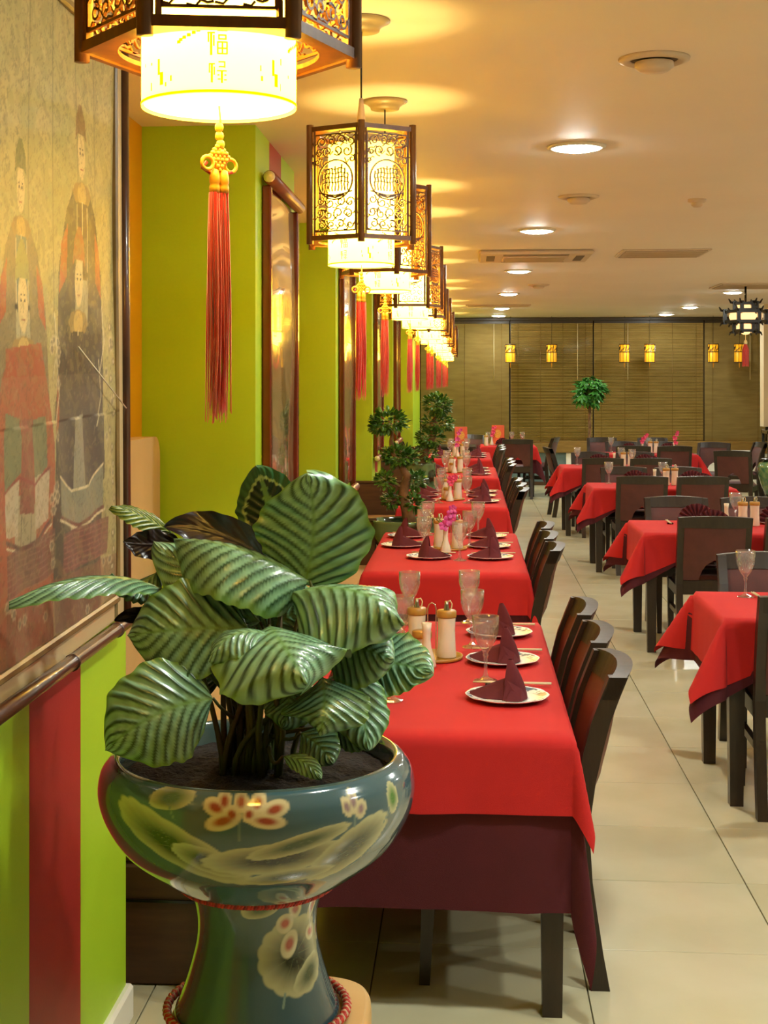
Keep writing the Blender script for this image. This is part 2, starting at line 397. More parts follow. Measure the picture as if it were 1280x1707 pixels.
# far wall: dado, ledge, windows behind blinds
struct('wall_back', MB().box(-1.6, XR + .2, YF + .25, YF + .4, 0, CEIL), 'bronze')
struct('wall_right', MB().box(XR, XR + .2, YB - .2, YF + .3, 0, CEIL), 'cream_wall')
struct('wall_front', MB().box(-1.6, XR + .2, YB - .2, YB, 0, CEIL), 'cream_wall')
mb = MB()
x = -.8
struct('wall_far', MB().box(-.8, 1.62, YF, YF + .25, 0, .54), 'dado_blue')
struct('wall_far', MB().box(1.62, 5.3, YF - .02, YF + .25, 0, .54), 'white')
struct('baseboard_far', MB().box(-.8, 5.3, YF - .045, YF - .021, 0, .06), 'benchbase')
struct('trim_1', MB().box(-.8, 1.45, YF - .05, YF + .25, .54, .70, bev=.01), 'sillwood')
struct('trim_2', MB().box(1.45, 5.3, YF - .06, YF + .25, .54, .74, bev=.01), 'sillwood')
struct('trim_3', MB().box(-.8, 5.3, YF - .08, YF + .02, CEIL - .055, CEIL, bev=.01), 'bronze')
ble = [(-.79, .685, 'slat_shaded', -1.05, 3), (.70, 2.06, 'slat', -.62, 4), (2.07, 3.86, 'slat', -.72, 5), (3.87, 4.86, 'slat_shaded', -1.1, 2)]
nm = ['left-hand', 'centre-left', 'centre-right', 'right-hand']
for k, (x0, x1, ms, tilt, nc) in enumerate(ble):
    wn = MB().box(x0, x1, YF + .10, YF + .11, .70, CEIL)
    wo = struct('window_%d' % (k + 1), wn, 'night')
    fr = MB()
    for xx in (x0, x1 - .03): fr.box(xx, xx + .03, YF + .085, YF + .14, .70, CEIL)
    fr.box(x0, x1, YF + .085, YF + .14, .70, .74)
    obj('window_frame', fr, 'bronze', wo)
    desc = ['dark closed bamboo blind left of the lit blinds, behind the far chair', 'ochre slatted blind over the blue dado, behind the leafy tree',
            'widest ochre slatted blind, between the leafy tree and the dark end blind', 'dark closed bamboo blind at the right end of the window wall'][k]
    t = thing('window_blind', desc, 'blind', ((x0 + x1) / 2, YF - .01, 0), 0, 'slatted blinds on the window wall')
    hw = (x1 - x0) / 2 - .006; sl = MB(); z = .735
    zt = CEIL - .1
    while z < zt:
        c, s_ = math.cos(tilt) * .0135, math.sin(tilt) * .0135
        sl.add([(-hw, -c, z - s_), (hw, -c, z - s_), (hw, c, z + s_), (-hw, c, z + s_),
                (-hw, -c, z - s_ + .0015), (hw, -c, z - s_ + .0015), (hw, c, z + s_ + .0015), (-hw, c, z + s_ + .0015)],
               [(0, 3, 2, 1), (4, 5, 6, 7), (0, 1, 5, 4), (2, 3, 7, 6)])
        z += .0245
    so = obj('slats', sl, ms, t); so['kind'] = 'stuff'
    obj('head_rail', MB().box(-hw, hw, -.02, .02, zt, CEIL - .056), 'bronze', t)
    obj('bottom_rail', MB().box(-hw, hw, -.014, .014, .705, .725, bev=.004), 'sillwood', t)
    for c in range(nc):
        xx = -hw + .12 + (2 * hw - .24) * c / (nc - 1)
        obj('ladder_cord', MB().tube([(xx, -.017, .72), (xx, -.017, zt)], .0028, 5), 'sillwood', t)
    xx = hw - .25 if k != 2 else -hw + .55
    obj('tilt_wand', MB().tube([(xx, -.03, 1.75), (xx, -.03, zt)], .006, 6), 'knob', t)

# beige pier and low cabinet at the right edge of the view
struct('wall_right', MB().box(4.06, XR, 20.0, 20.25, 1.09, CEIL), 'cream_wall')
t = thing('glass_cabinet', 'steel-framed glass display cabinet below the beige wall at the right edge', 'cabinet', (4.62, 19.9, 0))
mb = MB()
for xx in (-.55, .55): 
    for yy in (-.2, .2): mb.box(xx - .02, xx + .02, yy - .02, yy + .02, 0, 1.06)
mb.box(-.57, .57, -.22, .22, 1.0, 1.04); mb.box(-.57, .57, -.22, .22, .62, .66)
obj('frame', mb, 'steel', t)
obj('glass_pane', MB().box(-.53, .53, -.215, -.21, .66, 1.0), 'night', t)
obj('lower_panel', MB().box(-.55, .55, -.21, .2, .03, .62), 'benchbase', t)
for i in range(2):
    obj('spotlight', MB().lathe([(0, 1.04), (.012, 1.04), (.012, 1.06), (.035, 1.07), (.04, 1.10), (.03, 1.125), (0, 1.13)], 14, (-.5 + .32 * i, -.18, 0)), 'chrome', t)
mb = MB().box(-.17, .17, -.15, .15, .05, .62, bev=.012)
t = thing('side_cabinet', 'low white cabinet standing at the foot of the dark end blind', 'cabinet', (4.30, 22.6, 0))
obj('body', mb, 'white', t); obj('plinth', MB().box(-.16, .16, -.13, .14, 0, .05), 'benchbase', t)
obj('top', MB().box(-.18, .18, -.16, .16, .62, .64, bev=.004), 'white', t)

t = thing('green_jar', 'big green glazed lidded jar with flower relief at the right edge', 'jar', (3.86, 18.2, 0))
obj('stand', MB().lathe([(0, 0), (.2, 0), (.2, .16), (.15, .18), (.15, .24), (.19, .26), (0, .26)], 24), 'chairwood', t)
obj('body', MB().lathe([(0, .26), (.12, .26), (.15, .30), (.20, .42), (.235, .55), (.24, .63), (.22, .69), (.16, .715), (.15, .72), (0, .72)], 32), 'jadeglaze', t)
obj('lid', MB().lathe([(.19, .722), (.21, .73), (.20, .745), (.12, .76), (.03, .77), (.03, .79), (0, .795)], 28), 'blackrest', t)

# ceiling fittings
def downlight():
    t = thing('downlight', '', 'ceiling light', group='round ceiling downlights')
    obj('trim_ring', MB().lathe([(.104, -.002), (.112, -.014), (.134, -.009), (.137, 0), (.104, 0)], 32), 'downtrim', t)
    obj('diffuser', MB().lathe([(.105, -.003), (.088, -.018), (.05, -.026), (.0005, -.029)], 28), 'downglow', t)
    return proto(t)
dl = downlight(); n = 0
dls = [('round downlight nearest the camera, biggest bright spot on the ceiling', .50, 6.65), ('second round downlight, between the two nearest round vents and the air unit', .49, 10.24),
       ('third round downlight, just beyond the square air conditioning unit', .49, 13.9), ('fourth round downlight of the row over the aisle', .49, 17.4),
       ('fifth round downlight, last but one of the row over the aisle', .49, 20.7), ('last round downlight of the aisle row, nearest the left dark blind', .49, 22.9),
       ('round downlight beside the hanging palace lantern', 3.15, 17.3), ('middle round downlight of three left of the palace lantern', 3.15, 20.6), ('round downlight close to the top of the wide ochre blind', 3.1, 22.7),
       ('downlight above and behind the viewer over the aisle', .5, 3.0), ('downlight over the right tables, right of the picture', 3.15, 13.6), ('downlight over the near right tables, right of the picture', 3.15, 9.9),
       ('added unseen downlight right of the plant, lighting wall and leaves', 1.85, 3.0), ('downlight over the far right side of the room', 4.9, 8.0), ('downlight over the right side by the beige wall', 4.9, 14.0), ('downlight over the nearest right table, right of the picture', 3.15, 6.3), ('downlight at near right, right of the picture', 3.15, 2.6)]  # the downlight right of the plant is added to light wall and leaves
for lb, x, y in dls: place(dl, (x, y, CEIL), 0, lb)
def vent(r):
    t = thing('round_vent', '', 'vent', group='round ceiling vents')
    obj('outer_ring', MB().lathe([(r * .68, -.004), (r * .8, -.016), (r, -.008), (r * 1.02, 0), (r * .68, 0)], 32), 'vent', t)
    obj('recess', MB().disc(r * .70, -.002, 28, up=False), 'ventdark', t)
    obj('centre_plate', MB().lathe([(r * .55, -.014), (r * .56, -.03), (r * .40, -.044), (.0005, -.048)], 28), 'vent', t)
    return proto(t)
vt = vent(.118)
place(vt, (.627, 4.88, CEIL), 0, 'round ceiling vent nearest the camera, top right')
place(vt, (.646, 8.43, CEIL), 0, 'small round ceiling vent above the second downlight')
place(vt, (.78, 15.9, CEIL), 0, 'far round ceiling vent beyond the air conditioning unit')
t = thing('smoke_detector', 'small white dome smoke detector on the ceiling, right of the round vents', 'smoke detector', (1.36, 8.62, CEIL))
obj('base', MB().lathe([(.055, 0), (.055, -.014), (.045, -.02), (.001, -.02)], 24), 'vent', t)
obj('dome', MB().lathe([(.036, -.0202), (.034, -.038), (.02, -.048), (.001, -.05)], 20), 'vent', t)
t = thing('air_conditioner', 'white square ceiling cassette air conditioner over the aisle', 'air conditioner', (.56, 12.15, CEIL - .002))
obj('panel', MB().box(-.47, .47, -.42, .42, -.035, 0, bev=.015), 'vent', t)
obj('grille', MB().box(-.27, .27, -.24, .24, -.045, -.035, bev=.005), 'vent', t)
for sx, sy, lx, ly in ((0, .33, .27, .035), (0, -.33, .27, .035), (.37, 0, .035, .24), (-.37, 0, .035, .24)):
    obj('air_slot', MB().box(sx - lx, sx + lx, sy - ly, sy + ly, -.0375, -.034), 'ventdark', t)
for k in range(9): obj('grille_bar', MB().box(-.25, .25, -.22 + .055 * k - .006, -.22 + .055 * k + .006, -.05, -.044), 'vent', t)
def sqgrille(x, y, w_, d_, lb):
    t = thing('ceiling_grille', lb, 'vent', (x, y, CEIL), 0, 'flat ceiling grilles')
    obj('frame', MB().box(-w_, w_, -d_, d_, -.012, 0, bev=.004), 'vent', t)
    obj('backing', MB().box(-w_ + .03, w_ - .03, -d_ + .03, d_ - .03, -.014, -.011), 'ventdark', t)
    for k in range(8):
        yy = -d_ + .05 + (2 * d_ - .1) * k / 7
        obj('louvre', MB().box(-w_ + .03, w_ - .03, yy - .018, yy + .012, -.02, -.014), 'vent', t)
sqgrille(1.62, 12.1, .36, .33, 'flat square ceiling grille right of the air conditioner')
sqgrille(3.1, 16.2, .35, .4, 'flat ceiling grille beside the palace lantern cord')
sqgrille(.42, 20.0, .45, .2, 'narrow far ceiling grille between the last aisle downlights')
# ================================================================== LANTERNS
LZ0, LZ1, LR = 2.106, 2.437, .1755       # frame bottom, top, circumradius
def arc(cx, cy, r, a0, a1, n=10): return [(cx + r * math.cos(a0 + (a1 - a0) * i / n), cy + r * math.sin(a0 + (a1 - a0) * i / n)) for i in range(n + 1)]
def spiral(cx, cy, r, a0, turns, n=12): return [(cx + r * (1 - .7 * i / n) * math.cos(a0 + turns * 2 * PI * i / n), cy + r * (1 - .7 * i / n) * math.sin(a0 + turns * 2 * PI * i / n)) for i in range(n + 1)]
def ribbon(mb, pts, wd, d0, d1):
    """flat strip of width wd following 2-D pts (x,z), thickness d0..d1 along y"""
    k = len(pts); L_, Rr = [], []
    for i in range(k):
        a = pts[max(i - 1, 0)]; b = pts[min(i + 1, k - 1)]; dx, dz = b[0] - a[0], b[1] - a[1]; l = math.hypot(dx, dz) or 1
        nx, nz = -dz / l * wd / 2, dx / l * wd / 2
        L_.append((pts[i][0] + nx, pts[i][1] + nz)); Rr.append((pts[i][0] - nx, pts[i][1] - nz))
    v = []
    for i in range(k): v += [(L_[i][0], d0, L_[i][1]), (Rr[i][0], d0, Rr[i][1]), (Rr[i][0], d1, Rr[i][1]), (L_[i][0], d1, L_[i][1])]
    f = []
    for i in range(k - 1):
        for j in range(4): f.append((i * 4 + j, i * 4 + (j + 1) % 4, i * 4 + 4 + (j + 1) % 4, i * 4 + 4 + j))
    mb.add(v, f)
def fretwork():
    """cut wooden scene: clouds above, a ringed temple, water curls below"""
    mb = MB(); w_, h_ = .068, .142; rr = random.Random(5); rb = lambda p, t=.0034: ribbon(mb, p, t, -.002, .002)
    for sx in (-1, 1): rb([(sx * w_, -h_), (sx * w_, h_)], .004)
    for sz in (-1, 1): rb([(-w_, sz * h_), (w_, sz * h_)], .004)
    rb(arc(0, .008, .058, 0, 2 * PI, 30), .004)                       # the ring
    for i in range(9):                                               # temple posts and roofs
        xx = -.042 + .0105 * i; top = .008 + .05 * math.cos(xx / .062 * 1.3) - rr.uniform(0, .014)
        p = [(xx + .0016 * math.sin(j * 2.1 + i), -.026 + (top + .026) * j / 7) for j in range(8)]; rb(p, .0032)
    for j in range(4):
        z = .0 + .013 * j; ww = .046 - .004 * j; rb([(-ww, z - .003), (-ww * .5, z + .002), (0, z - .001), (ww * .5, z + .003), (ww, z - .002)], .0026)
    cres = [(-.056, -.028), (-.03, -.034), (0, -.038), (.03, -.034), (.056, -.028)]
    rb(cres, .004); rb([(-.03, -.037), (0, -.044), (.03, -.037)], .006)
    for (cx, cz, r) in ((-.045, .12, .016), (-.012, .122, .015), (.022, .124, .014), (.052, .118, .013), (-.054, .088, .012), (-.026, .092, .017), (.008, .094, .016), (.04, .09, .017), (-.06, .062, .008), (.056, .066, .011)):
        rb(spiral(cx, cz, r, rr.uniform(0, 6.28), 1.15 * rr.choice((-1, 1)), 12), .0034)
        rb([(cx - r, cz - .002), (cx - r * 1.6, cz + .012 * rr.choice((-1, 1))), (cx - r * 2.2, cz + .004)], .003)
        rb([(cx + r * .6, cz + r * .8), (cx + r * 1.2, cz + r * 1.3), (cx + r * 2, cz + r * 1.1)], .003)
    for (cx, cz, r) in ((-.05, -.052, .014), (-.018, -.06, .017), (.018, -.056, .015), (.05, -.06, .015), (-.052, -.088, .014), (-.022, -.094, .014), (.01, -.09, .018), (.044, -.094, .016), (-.045, -.122, .014), (-.014, -.124, .014), (.018, -.122, .013), (.05, -.125, .012)):
        rb(spiral(cx, cz, r, rr.uniform(0, 6.28), 1.1 * rr.choice((-1, 1)), 12), .0034)
        rb([(cx + r, cz), (cx + r * 1.6, cz - .01 * rr.choice((-1, 1))), (cx + r * 2.2, cz - .003)], .003)
        rb([(cx - r * .6, cz - r * .8), (cx - r, cz - r * 1.25), (cx - r * 1.8, cz - r * 1.1)], .003)
    return mesh_of('fretwork_panel', mb, 'lantwood')
FRET = fretwork()

def tassel_parts(t, z, L=.300, s=1.0, knot=True):
    """knotted cord and silk tassel hanging from z"""
    k = MB(); kk = MB()
    k.tube([(0, 0, z), (.002, 0, z - .02), (0, 0, z - .035)], .0016, 6)
    for q in range(4): k.lathe([(.0005, 0), (.005, .003), (.006, .007), (.005, .011), (.0005, .014)], 8, (.001 * q, .001 * (q % 2), z - .035 - .011 * q))
    zc = z - .066
    for a in range(5):                                              # woven lozenge
        for b in range(5):
            x = (a - b) * .0032; zz = zc + (a + b - 4) * .0042
            k.lathe([(.0005, -.0035), (.0035, -.002), (.0038, 0), (.0035, .002), (.0005, .0035)], 6, (x, -.001 * ((a + b) % 2), zz))
    for sx in (-1, 1):
        k.tube([(sx * (.019 + .0085 * math.cos(u)), .003 * sx, zc - .010 + .0085 * math.sin(u)) for u in [2 * PI * i / 14 for i in range(14)]], .0026, 6, closed=True)
        if sx < 0: kk.tube([(.020, 0, zc - .018), (.010, .004, zc - .022), (-.010, .004, zc - .022), (-.024, .002, zc - .016), (-.018, 0, zc - .008)], .0024, 6)
    ko = obj('knot', k, 'knotgold', t)
    obj('red_loop', kk, 'knotred', ko)
    zt = zc - .030
    for x in (-.0068, .0068):
        cap = MB().lathe([(.0005, .014), (.005, .012), (.0068, .004), (.007, -.004), (.006, -.006), (.007, -.010), (.007, -.018), (.0005, -.018)], 12, (x, 0, zt))
        obj('tassel_cap', cap, 'knotgold', t)
    rr = random.Random(int(z * 100)); sk = MB(); z0 = zt - .017
    for i in range(110):
        a = rr.uniform(0, 2 * PI); r0 = .0072 * math.sqrt(rr.random()); x0 = rr.choice((-.0068, .0068)); l = L * (rr.uniform(.93, 1.0) if rr.random() < .5 else rr.uniform(.62, .95))
        px, py = x0 + r0 * math.cos(a), r0 * math.sin(a); dx, dy = rr.uniform(-.007, .004), rr.uniform(-.006, .006)
        pts = [(px + dx * u * u + .0016 * math.sin(u * 5 + a), py + dy * u, z0 - l * u) for u in (0, .2, .45, .7, 1)]
        sk.tube(pts, [.0015, .0015, .0014, .0012, .0005], 3, cap=False)
    obj('silk_fringe', sk, 'silk', t)

def lantern_shade_print():
    mb = MB(); r = .1008; rr = random.Random(3)
    def stroke(a, z, w_, h_):
        n = 4; v = []
        for i in range(n + 1):
            aa = a + (i / n - .5) * w_ / r; v += [(r * math.sin(aa), -r * math.cos(aa), z - h_ / 2), (r * math.sin(aa), -r * math.cos(aa), z + h_ / 2)]
        mb.add(v, [(2 * i, 2 * i + 2, 2 * i + 3, 2 * i + 1) for i in range(n)])
    def fu(a, z, s=1.0):     # a blessing character in seal-like strokes
        st = [(-.0085, .0, .003, .030), (-.012, .008, .002, .012), (-.005, .004, .002, .014), (-.0085, .014, .010, .002), (-.0085, .019, .004, .003),
              (.006, .017, .013, .002), (.006, .011, .009, .002), (.006, .006, .009, .002), (.0015, .0085, .002, .007), (.0105, .0085, .002, .007),
              (.006, .002, .013, .002), (.006, -.006, .013, .002), (.006, -.013, .013, .002), (.0, -.0055, .002, .016), (.012, -.0055, .002, .016), (.006, -.0055, .002, .014)]
        for x, y, w_, h_ in st: stroke(a + x * s / r, z + y * s, w_ * s, h_ * s)
    def lu(a, z, s=1.0):
        st = [(-.0085, .0, .003, .028), (-.012, .006, .002, .012), (-.005, .003, .002, .012), (-.0085, .013, .009, .002),
              (.006, .016, .010, .002), (.010, .012, .002, .009), (.006, .009, .009, .002), (.006, .003, .014, .002), (.006, -.006, .003, .017),
              (.001, -.003, .003, .002), (.011, -.003, .003, .002), (.002, -.009, .004, .002), (.011, -.010, .004, .002)]
        for x, y, w_, h_ in st: stroke(a + x * s / r, z + y * s, w_ * s, h_ * s)
    for k in range(4):
        a = k * PI / 2 - math.radians(31)
        fu(a, 2.098, .95); lu(a, 2.062, .85)
        for q in range(5):
            stroke(a + rr.uniform(.35, 1.2), 2.05 + rr.uniform(0, .04), rr.uniform(.001, .003), rr.uniform(.003, .010))
        stroke(a + .75, 2.075, .004, .02); stroke(a + .80, 2.06, .006, .016)
        for i in range(12):
            u = i / 11; stroke(a - .34 + .16 * math.sin(u * 4.5), 2.13 - .028 * u, .005, .004)
    for i in range(64): stroke(i * 2 * PI / 64, 2.040, .0101, .0035)
    return mb
PRINT = None
def lantern():
    t = thing('pendant_lantern', '', 'lantern', group='carved hexagonal pendant lanterns along the left wall')
    fr = [(LR * math.cos(PI / 3 * k + PI / 6 + PI / 3), LR * math.sin(PI / 3 * k + PI / 6 + PI / 3)) for k in range(6)]
    zc = (LZ0 + LZ1) / 2
    for k in range(6):
        x, y = fr[k]
        obj('post', MB().tube([(x, y, LZ0 - .012), (x, y, LZ1 + .010)], .0105, 8), 'lantwood', t)
        x2, y2 = fr[(k + 1) % 6]; a = math.atan2(y2 - y, x2 - x); mx, my = (x + x2) / 2, (y + y2) / 2
        side = MB()
        for z in (LZ0 + .005, LZ1 - .004): side.beam((x, y, z), (x2, y2, z), .010, .014)
        for q in (.09, .91): side.beam((x + (x2 - x) * q, y + (y2 - y) * q, LZ0), (x + (x2 - x) * q, y + (y2 - y) * q, LZ1), .006, .006)
        o = obj('panel_frame', side, 'lantwood', t)
        o = obj('fretwork_panel', FRET, None, t, (mx, my, zc), (0, 0, a))
    bot = MB(); top = MB()                                           # hexagonal plates with a round hole
    n = 48; 
    for (mb, z0, z1, rh) in ((bot, LZ0 + .001, LZ0 + .007, .130), (top, LZ1 - .010, LZ1 - .004, .125)):
        v = []
        for i in range(n):
            a = 2 * PI * i / n + PI / 2; am = ((a - PI / 2) % (PI / 3)) - PI / 6; ro = LR * math.cos(PI / 6) / math.cos(am) * .985
            for (rad, z) in ((rh, z0), (ro, z0), (ro, z1), (rh, z1)): v.append((rad * math.cos(a), rad * math.sin(a), z))
        f = []
        for i in range(n):
            j = (i + 1) % n
            for q in range(4): f.append((i * 4 + q, i * 4 + (q + 1) % 4, j * 4 + (q + 1) % 4, j * 4 + q))
        mb.add(v, f)
    obj('bottom_plate', bot, 'lantwood', t); obj('top_plate', top, 'lantwood', t)
    sh = obj('paper_shade', MB().lathe([(.100, 2.037), (.100, 2.40)], 48), 'shade', t)
    obj('shade_print', lantern_shade_print(), 'ink', sh)
    sp = MB()
    for k in range(3):
        a = 2 * PI * k / 3; sp.beam((0, 0, 2.405), (.128 * math.cos(a), .128 * math.sin(a), 2.425), .004, .004)
    obj('shade_holder', sp, 'steel', t)
    obj('bulb', MB().lathe([(.0005, -.03), (.02, -.024), (.03, -.005), (.028, .012), (.014, .035), (.012, .06), (.0005, .06)], 16, (0, 0, 2.12)), 'bulbglow', t)
    obj('diffuser', MB().disc(.097, 2.041, 40, up=False), 'diff', t)
    obj('cap', MB().lathe([(.0005, .105), (.006, .105), (.0075, .09), (.016, .012), (.022, .002), (.022, 0), (.0005, 0)], 16, (0, 0, LZ1 + .002)), 'cordpale', t)
    obj('cable', MB().tube([(0, 0, LZ1 + .1), (0, 0, CEIL - .03)], .0028, 6), 'cable', t)
    cn = obj('canopy', MB().lathe([(.0005, 0), (.085, 0), (.088, -.005), (.070, -.014), (.058, -.024), (.055, -.034), (.0005, -.034)], 32, (0, 0, CEIL)), 'brass', t)
    tassel_parts(t, 2.041)
    return proto(t)
def diffmat():
    m, nt, b = new_mat('lantern_diffuser'); N, L = nt.nodes, nt.links
    tr = N.new('ShaderNodeBsdfTranslucent'); tr.inputs[0].default_value = rgba('#fff4d0')
    em = N.new('ShaderNodeEmission'); em.inputs[0].default_value = rgba('#fff0b0'); em.inputs[1].default_value = 2.2
    ad = N.new('ShaderNodeAddShader'); L.new(tr.outputs[0], ad.inputs[0]); L.new(em.outputs[0], ad.inputs[1]); L.new(ad.outputs[0], N['Material Output'].inputs['Surface']); return m
M['diff'] = diffmat()
M['brass'] = mat('antique_brass', '#b09a6c', rough=0.4)
LAN = lantern()
def bulb_light(x, y):
    ld = bpy.data.lights.new('lantern_bulb_light', 'POINT'); ld.energy = LANT_W; ld.color = (1.0, .72, .24); ld.shadow_soft_size = .03
    lo = bpy.data.objects.new('lantern_bulb_light', ld); COL.objects.link(lo); lo.location = (x, y, 2.215)
LX = -.322
lys = [1.83, 4.30, 5.53, 7.93, 9.15, 11.6, 12.8, 15.25, 16.45, 18.9, 20.1, 22.2]
lab = ['nearest hanging lantern, biggest, cut by the top of the photo', 'second hanging lantern, whole hexagonal frame above the nearest table', 'third hanging lantern, just behind the second one',
       'fourth hanging lantern, its dark frame left of the ceiling glow', 'fifth hanging lantern of the row', 'sixth hanging lantern of the row', 'seventh hanging lantern of the row', 'eighth hanging lantern of the row',
       'ninth hanging lantern of the row', 'tenth hanging lantern, last but two of the row', 'eleventh hanging lantern, last but one of the row', 'farthest hanging lantern, before the left dark blind']
for i, y in enumerate(lys):
    place(LAN, (LX, y, 0), (PI / 6 + math.radians(10), math.radians(4.3), math.radians(18))[i] if i < 3 else R.uniform(0, PI / 3), lab[i]); bulb_light(LX, y)

# small yellow lanterns hanging before the blinds
def small_lantern():
    t = thing('small_lantern', '', 'lantern', group='small yellow lanterns before the blinds')
    obj('shade', MB().lathe([(.0005, .0), (.078, 0), (.080, .004), (.080, .285), (.0005, .285)], 20, (0, 0, -.16)), 'smallglow', t)
    fr = MB()
    for z in (-.165, .0, .125): fr.lathe([(.081, z), (.088, z), (.088, z + .012), (.081, z + .012)], 20)
    for k in range(10): 
        a = PI / 5 * k; fr.beam((.085 * math.cos(a), .085 * math.sin(a), -.165), (.085 * math.cos(a), .085 * math.sin(a), .13), .005, .005)
    for k in range(20):
        a = PI / 10 * k; fr.beam((.085 * math.cos(a), .085 * math.sin(a), .0 + .02 * (k % 3)), (.085 * math.cos(a + .3), .085 * math.sin(a + .3), .05 + .02 * (k % 4)), .008, .006)
    obj('lattice', fr, 'bronze', t)
    obj('cord', MB().tube([(0, 0, .14), (0, 0, CEIL - 2.19)], .003, 5), 'cable', t)
    obj('tassel', MB().lathe([(.0005, 0), (.008, -.01), (.010, -.03), (.006, -.07), (.0005, -.09)], 8, (0, 0, -.165)), 'knotgold', t)
    return proto(t)
SL = small_lantern()
for px, lb in ((850, 'small yellow lantern over the seam beside the left dark blind'), (918, 'small yellow lantern above left of the leafy tree'), (1037, 'small yellow lantern above right of the leafy tree'),
               (1078, 'small yellow lantern on the widest ochre blind, nearer its lit middle'), (1181, 'small yellow lantern on the dark end blind, left of the red tassel'), (1223, 'small yellow lantern partly behind the palace lantern tassel')):
    p = at(px, 590, 23.35); place(SL, (p.x, p.y, 2.19), 0, lb)

# dark palace lantern at the right
t = thing('palace_lantern', 'dark carved wooden palace lantern with red tassel hanging at the right', 'lantern', (3.07, 16.1, 0))
fr = MB(); gl = []
def hexring(r, z, th, tw):
    for k in range(6):
        a, b = PI / 3 * k, PI / 3 * (k + 1); fr.beam((r * math.cos(a), r * math.sin(a), z), (r * math.cos(b), r * math.sin(b), z), tw, th)
for (r, z0, z1) in ((.12, 2.50, 2.57), (.225, 2.37, 2.48), (.125, 2.27, 2.36)):
    hexring(r, z0, .032, .03); hexring(r, z1, .032, .03)
    for k in range(6):
        a = PI / 3 * k; c, s_ = math.cos(a), math.sin(a); fr.beam((r * c, r * s_, z0 - .03), (r * c, r * s_, z1 + .03), .04, .04)
        fr.tube([(r * c, r * s_, z1 + .01), ((r + .04) * c, (r + .04) * s_, z1 + .015), ((r + .065) * c, (r + .065) * s_, z1 + .055)], [.016, .014, .006], 6)
        fr.tube([(r * c, r * s_, z0 - .01), ((r + .04) * c, (r + .04) * s_, z0 - .02), ((r + .055) * c, (r + .055) * s_, z0 - .05)], [.016, .013, .006], 6)
obj('frame', fr, 'blackrest', t)
for (r, z0, z1) in ((.105, 2.505, 2.565), (.19, 2.375, 2.475), (.108, 2.275, 2.355)):
    for k in range(6):
        a, b = PI / 3 * (k + .14), PI / 3 * (k + .86)
        q = [(r * .93 * math.cos(x_), r * .93 * math.sin(x_), z_) for z_ in (z0, z1) for x_ in (a, b)]
        obj('light_panel', MB().add(q, [(0, 1, 3, 2)]), 'palaceglow', t)
obj('bottom_bowl', MB().lathe([(.0005, 2.225), (.03, 2.23), (.05, 2.245), (.055, 2.262), (.0005, 2.262)], 16), 'palaceglow', t)
obj('chain', MB().tube([(0, 0, 2.59), (0, 0, CEIL - .01)], .012, 8), 'blackrest', t)
obj('ceiling_hook', MB().lathe([(.0005, 0), (.055, 0), (.055, -.015), (.0005, -.018)], 16, (0, 0, CEIL)), 'blackrest', t)
sk = MB()
for i in range(80):
    a = R.uniform(0, 2 * PI); r = .035 * math.sqrt(R.random()); sk.tube([(r * .4 * math.cos(a), r * .4 * math.sin(a), 2.125), (r * math.cos(a), r * math.sin(a), 2.06), (r * math.cos(a), r * math.sin(a), 1.87 + R.uniform(0, .03))], .0028, 3, cap=False)
obj('tassel', sk, 'silk', t)
obj('tassel_cord', MB().lathe([(.0005, 2.225), (.004, 2.22), (.004, 2.17), (.016, 2.16), (.02, 2.14), (.018, 2.12), (.0005, 2.12)], 12), 'bud', t)
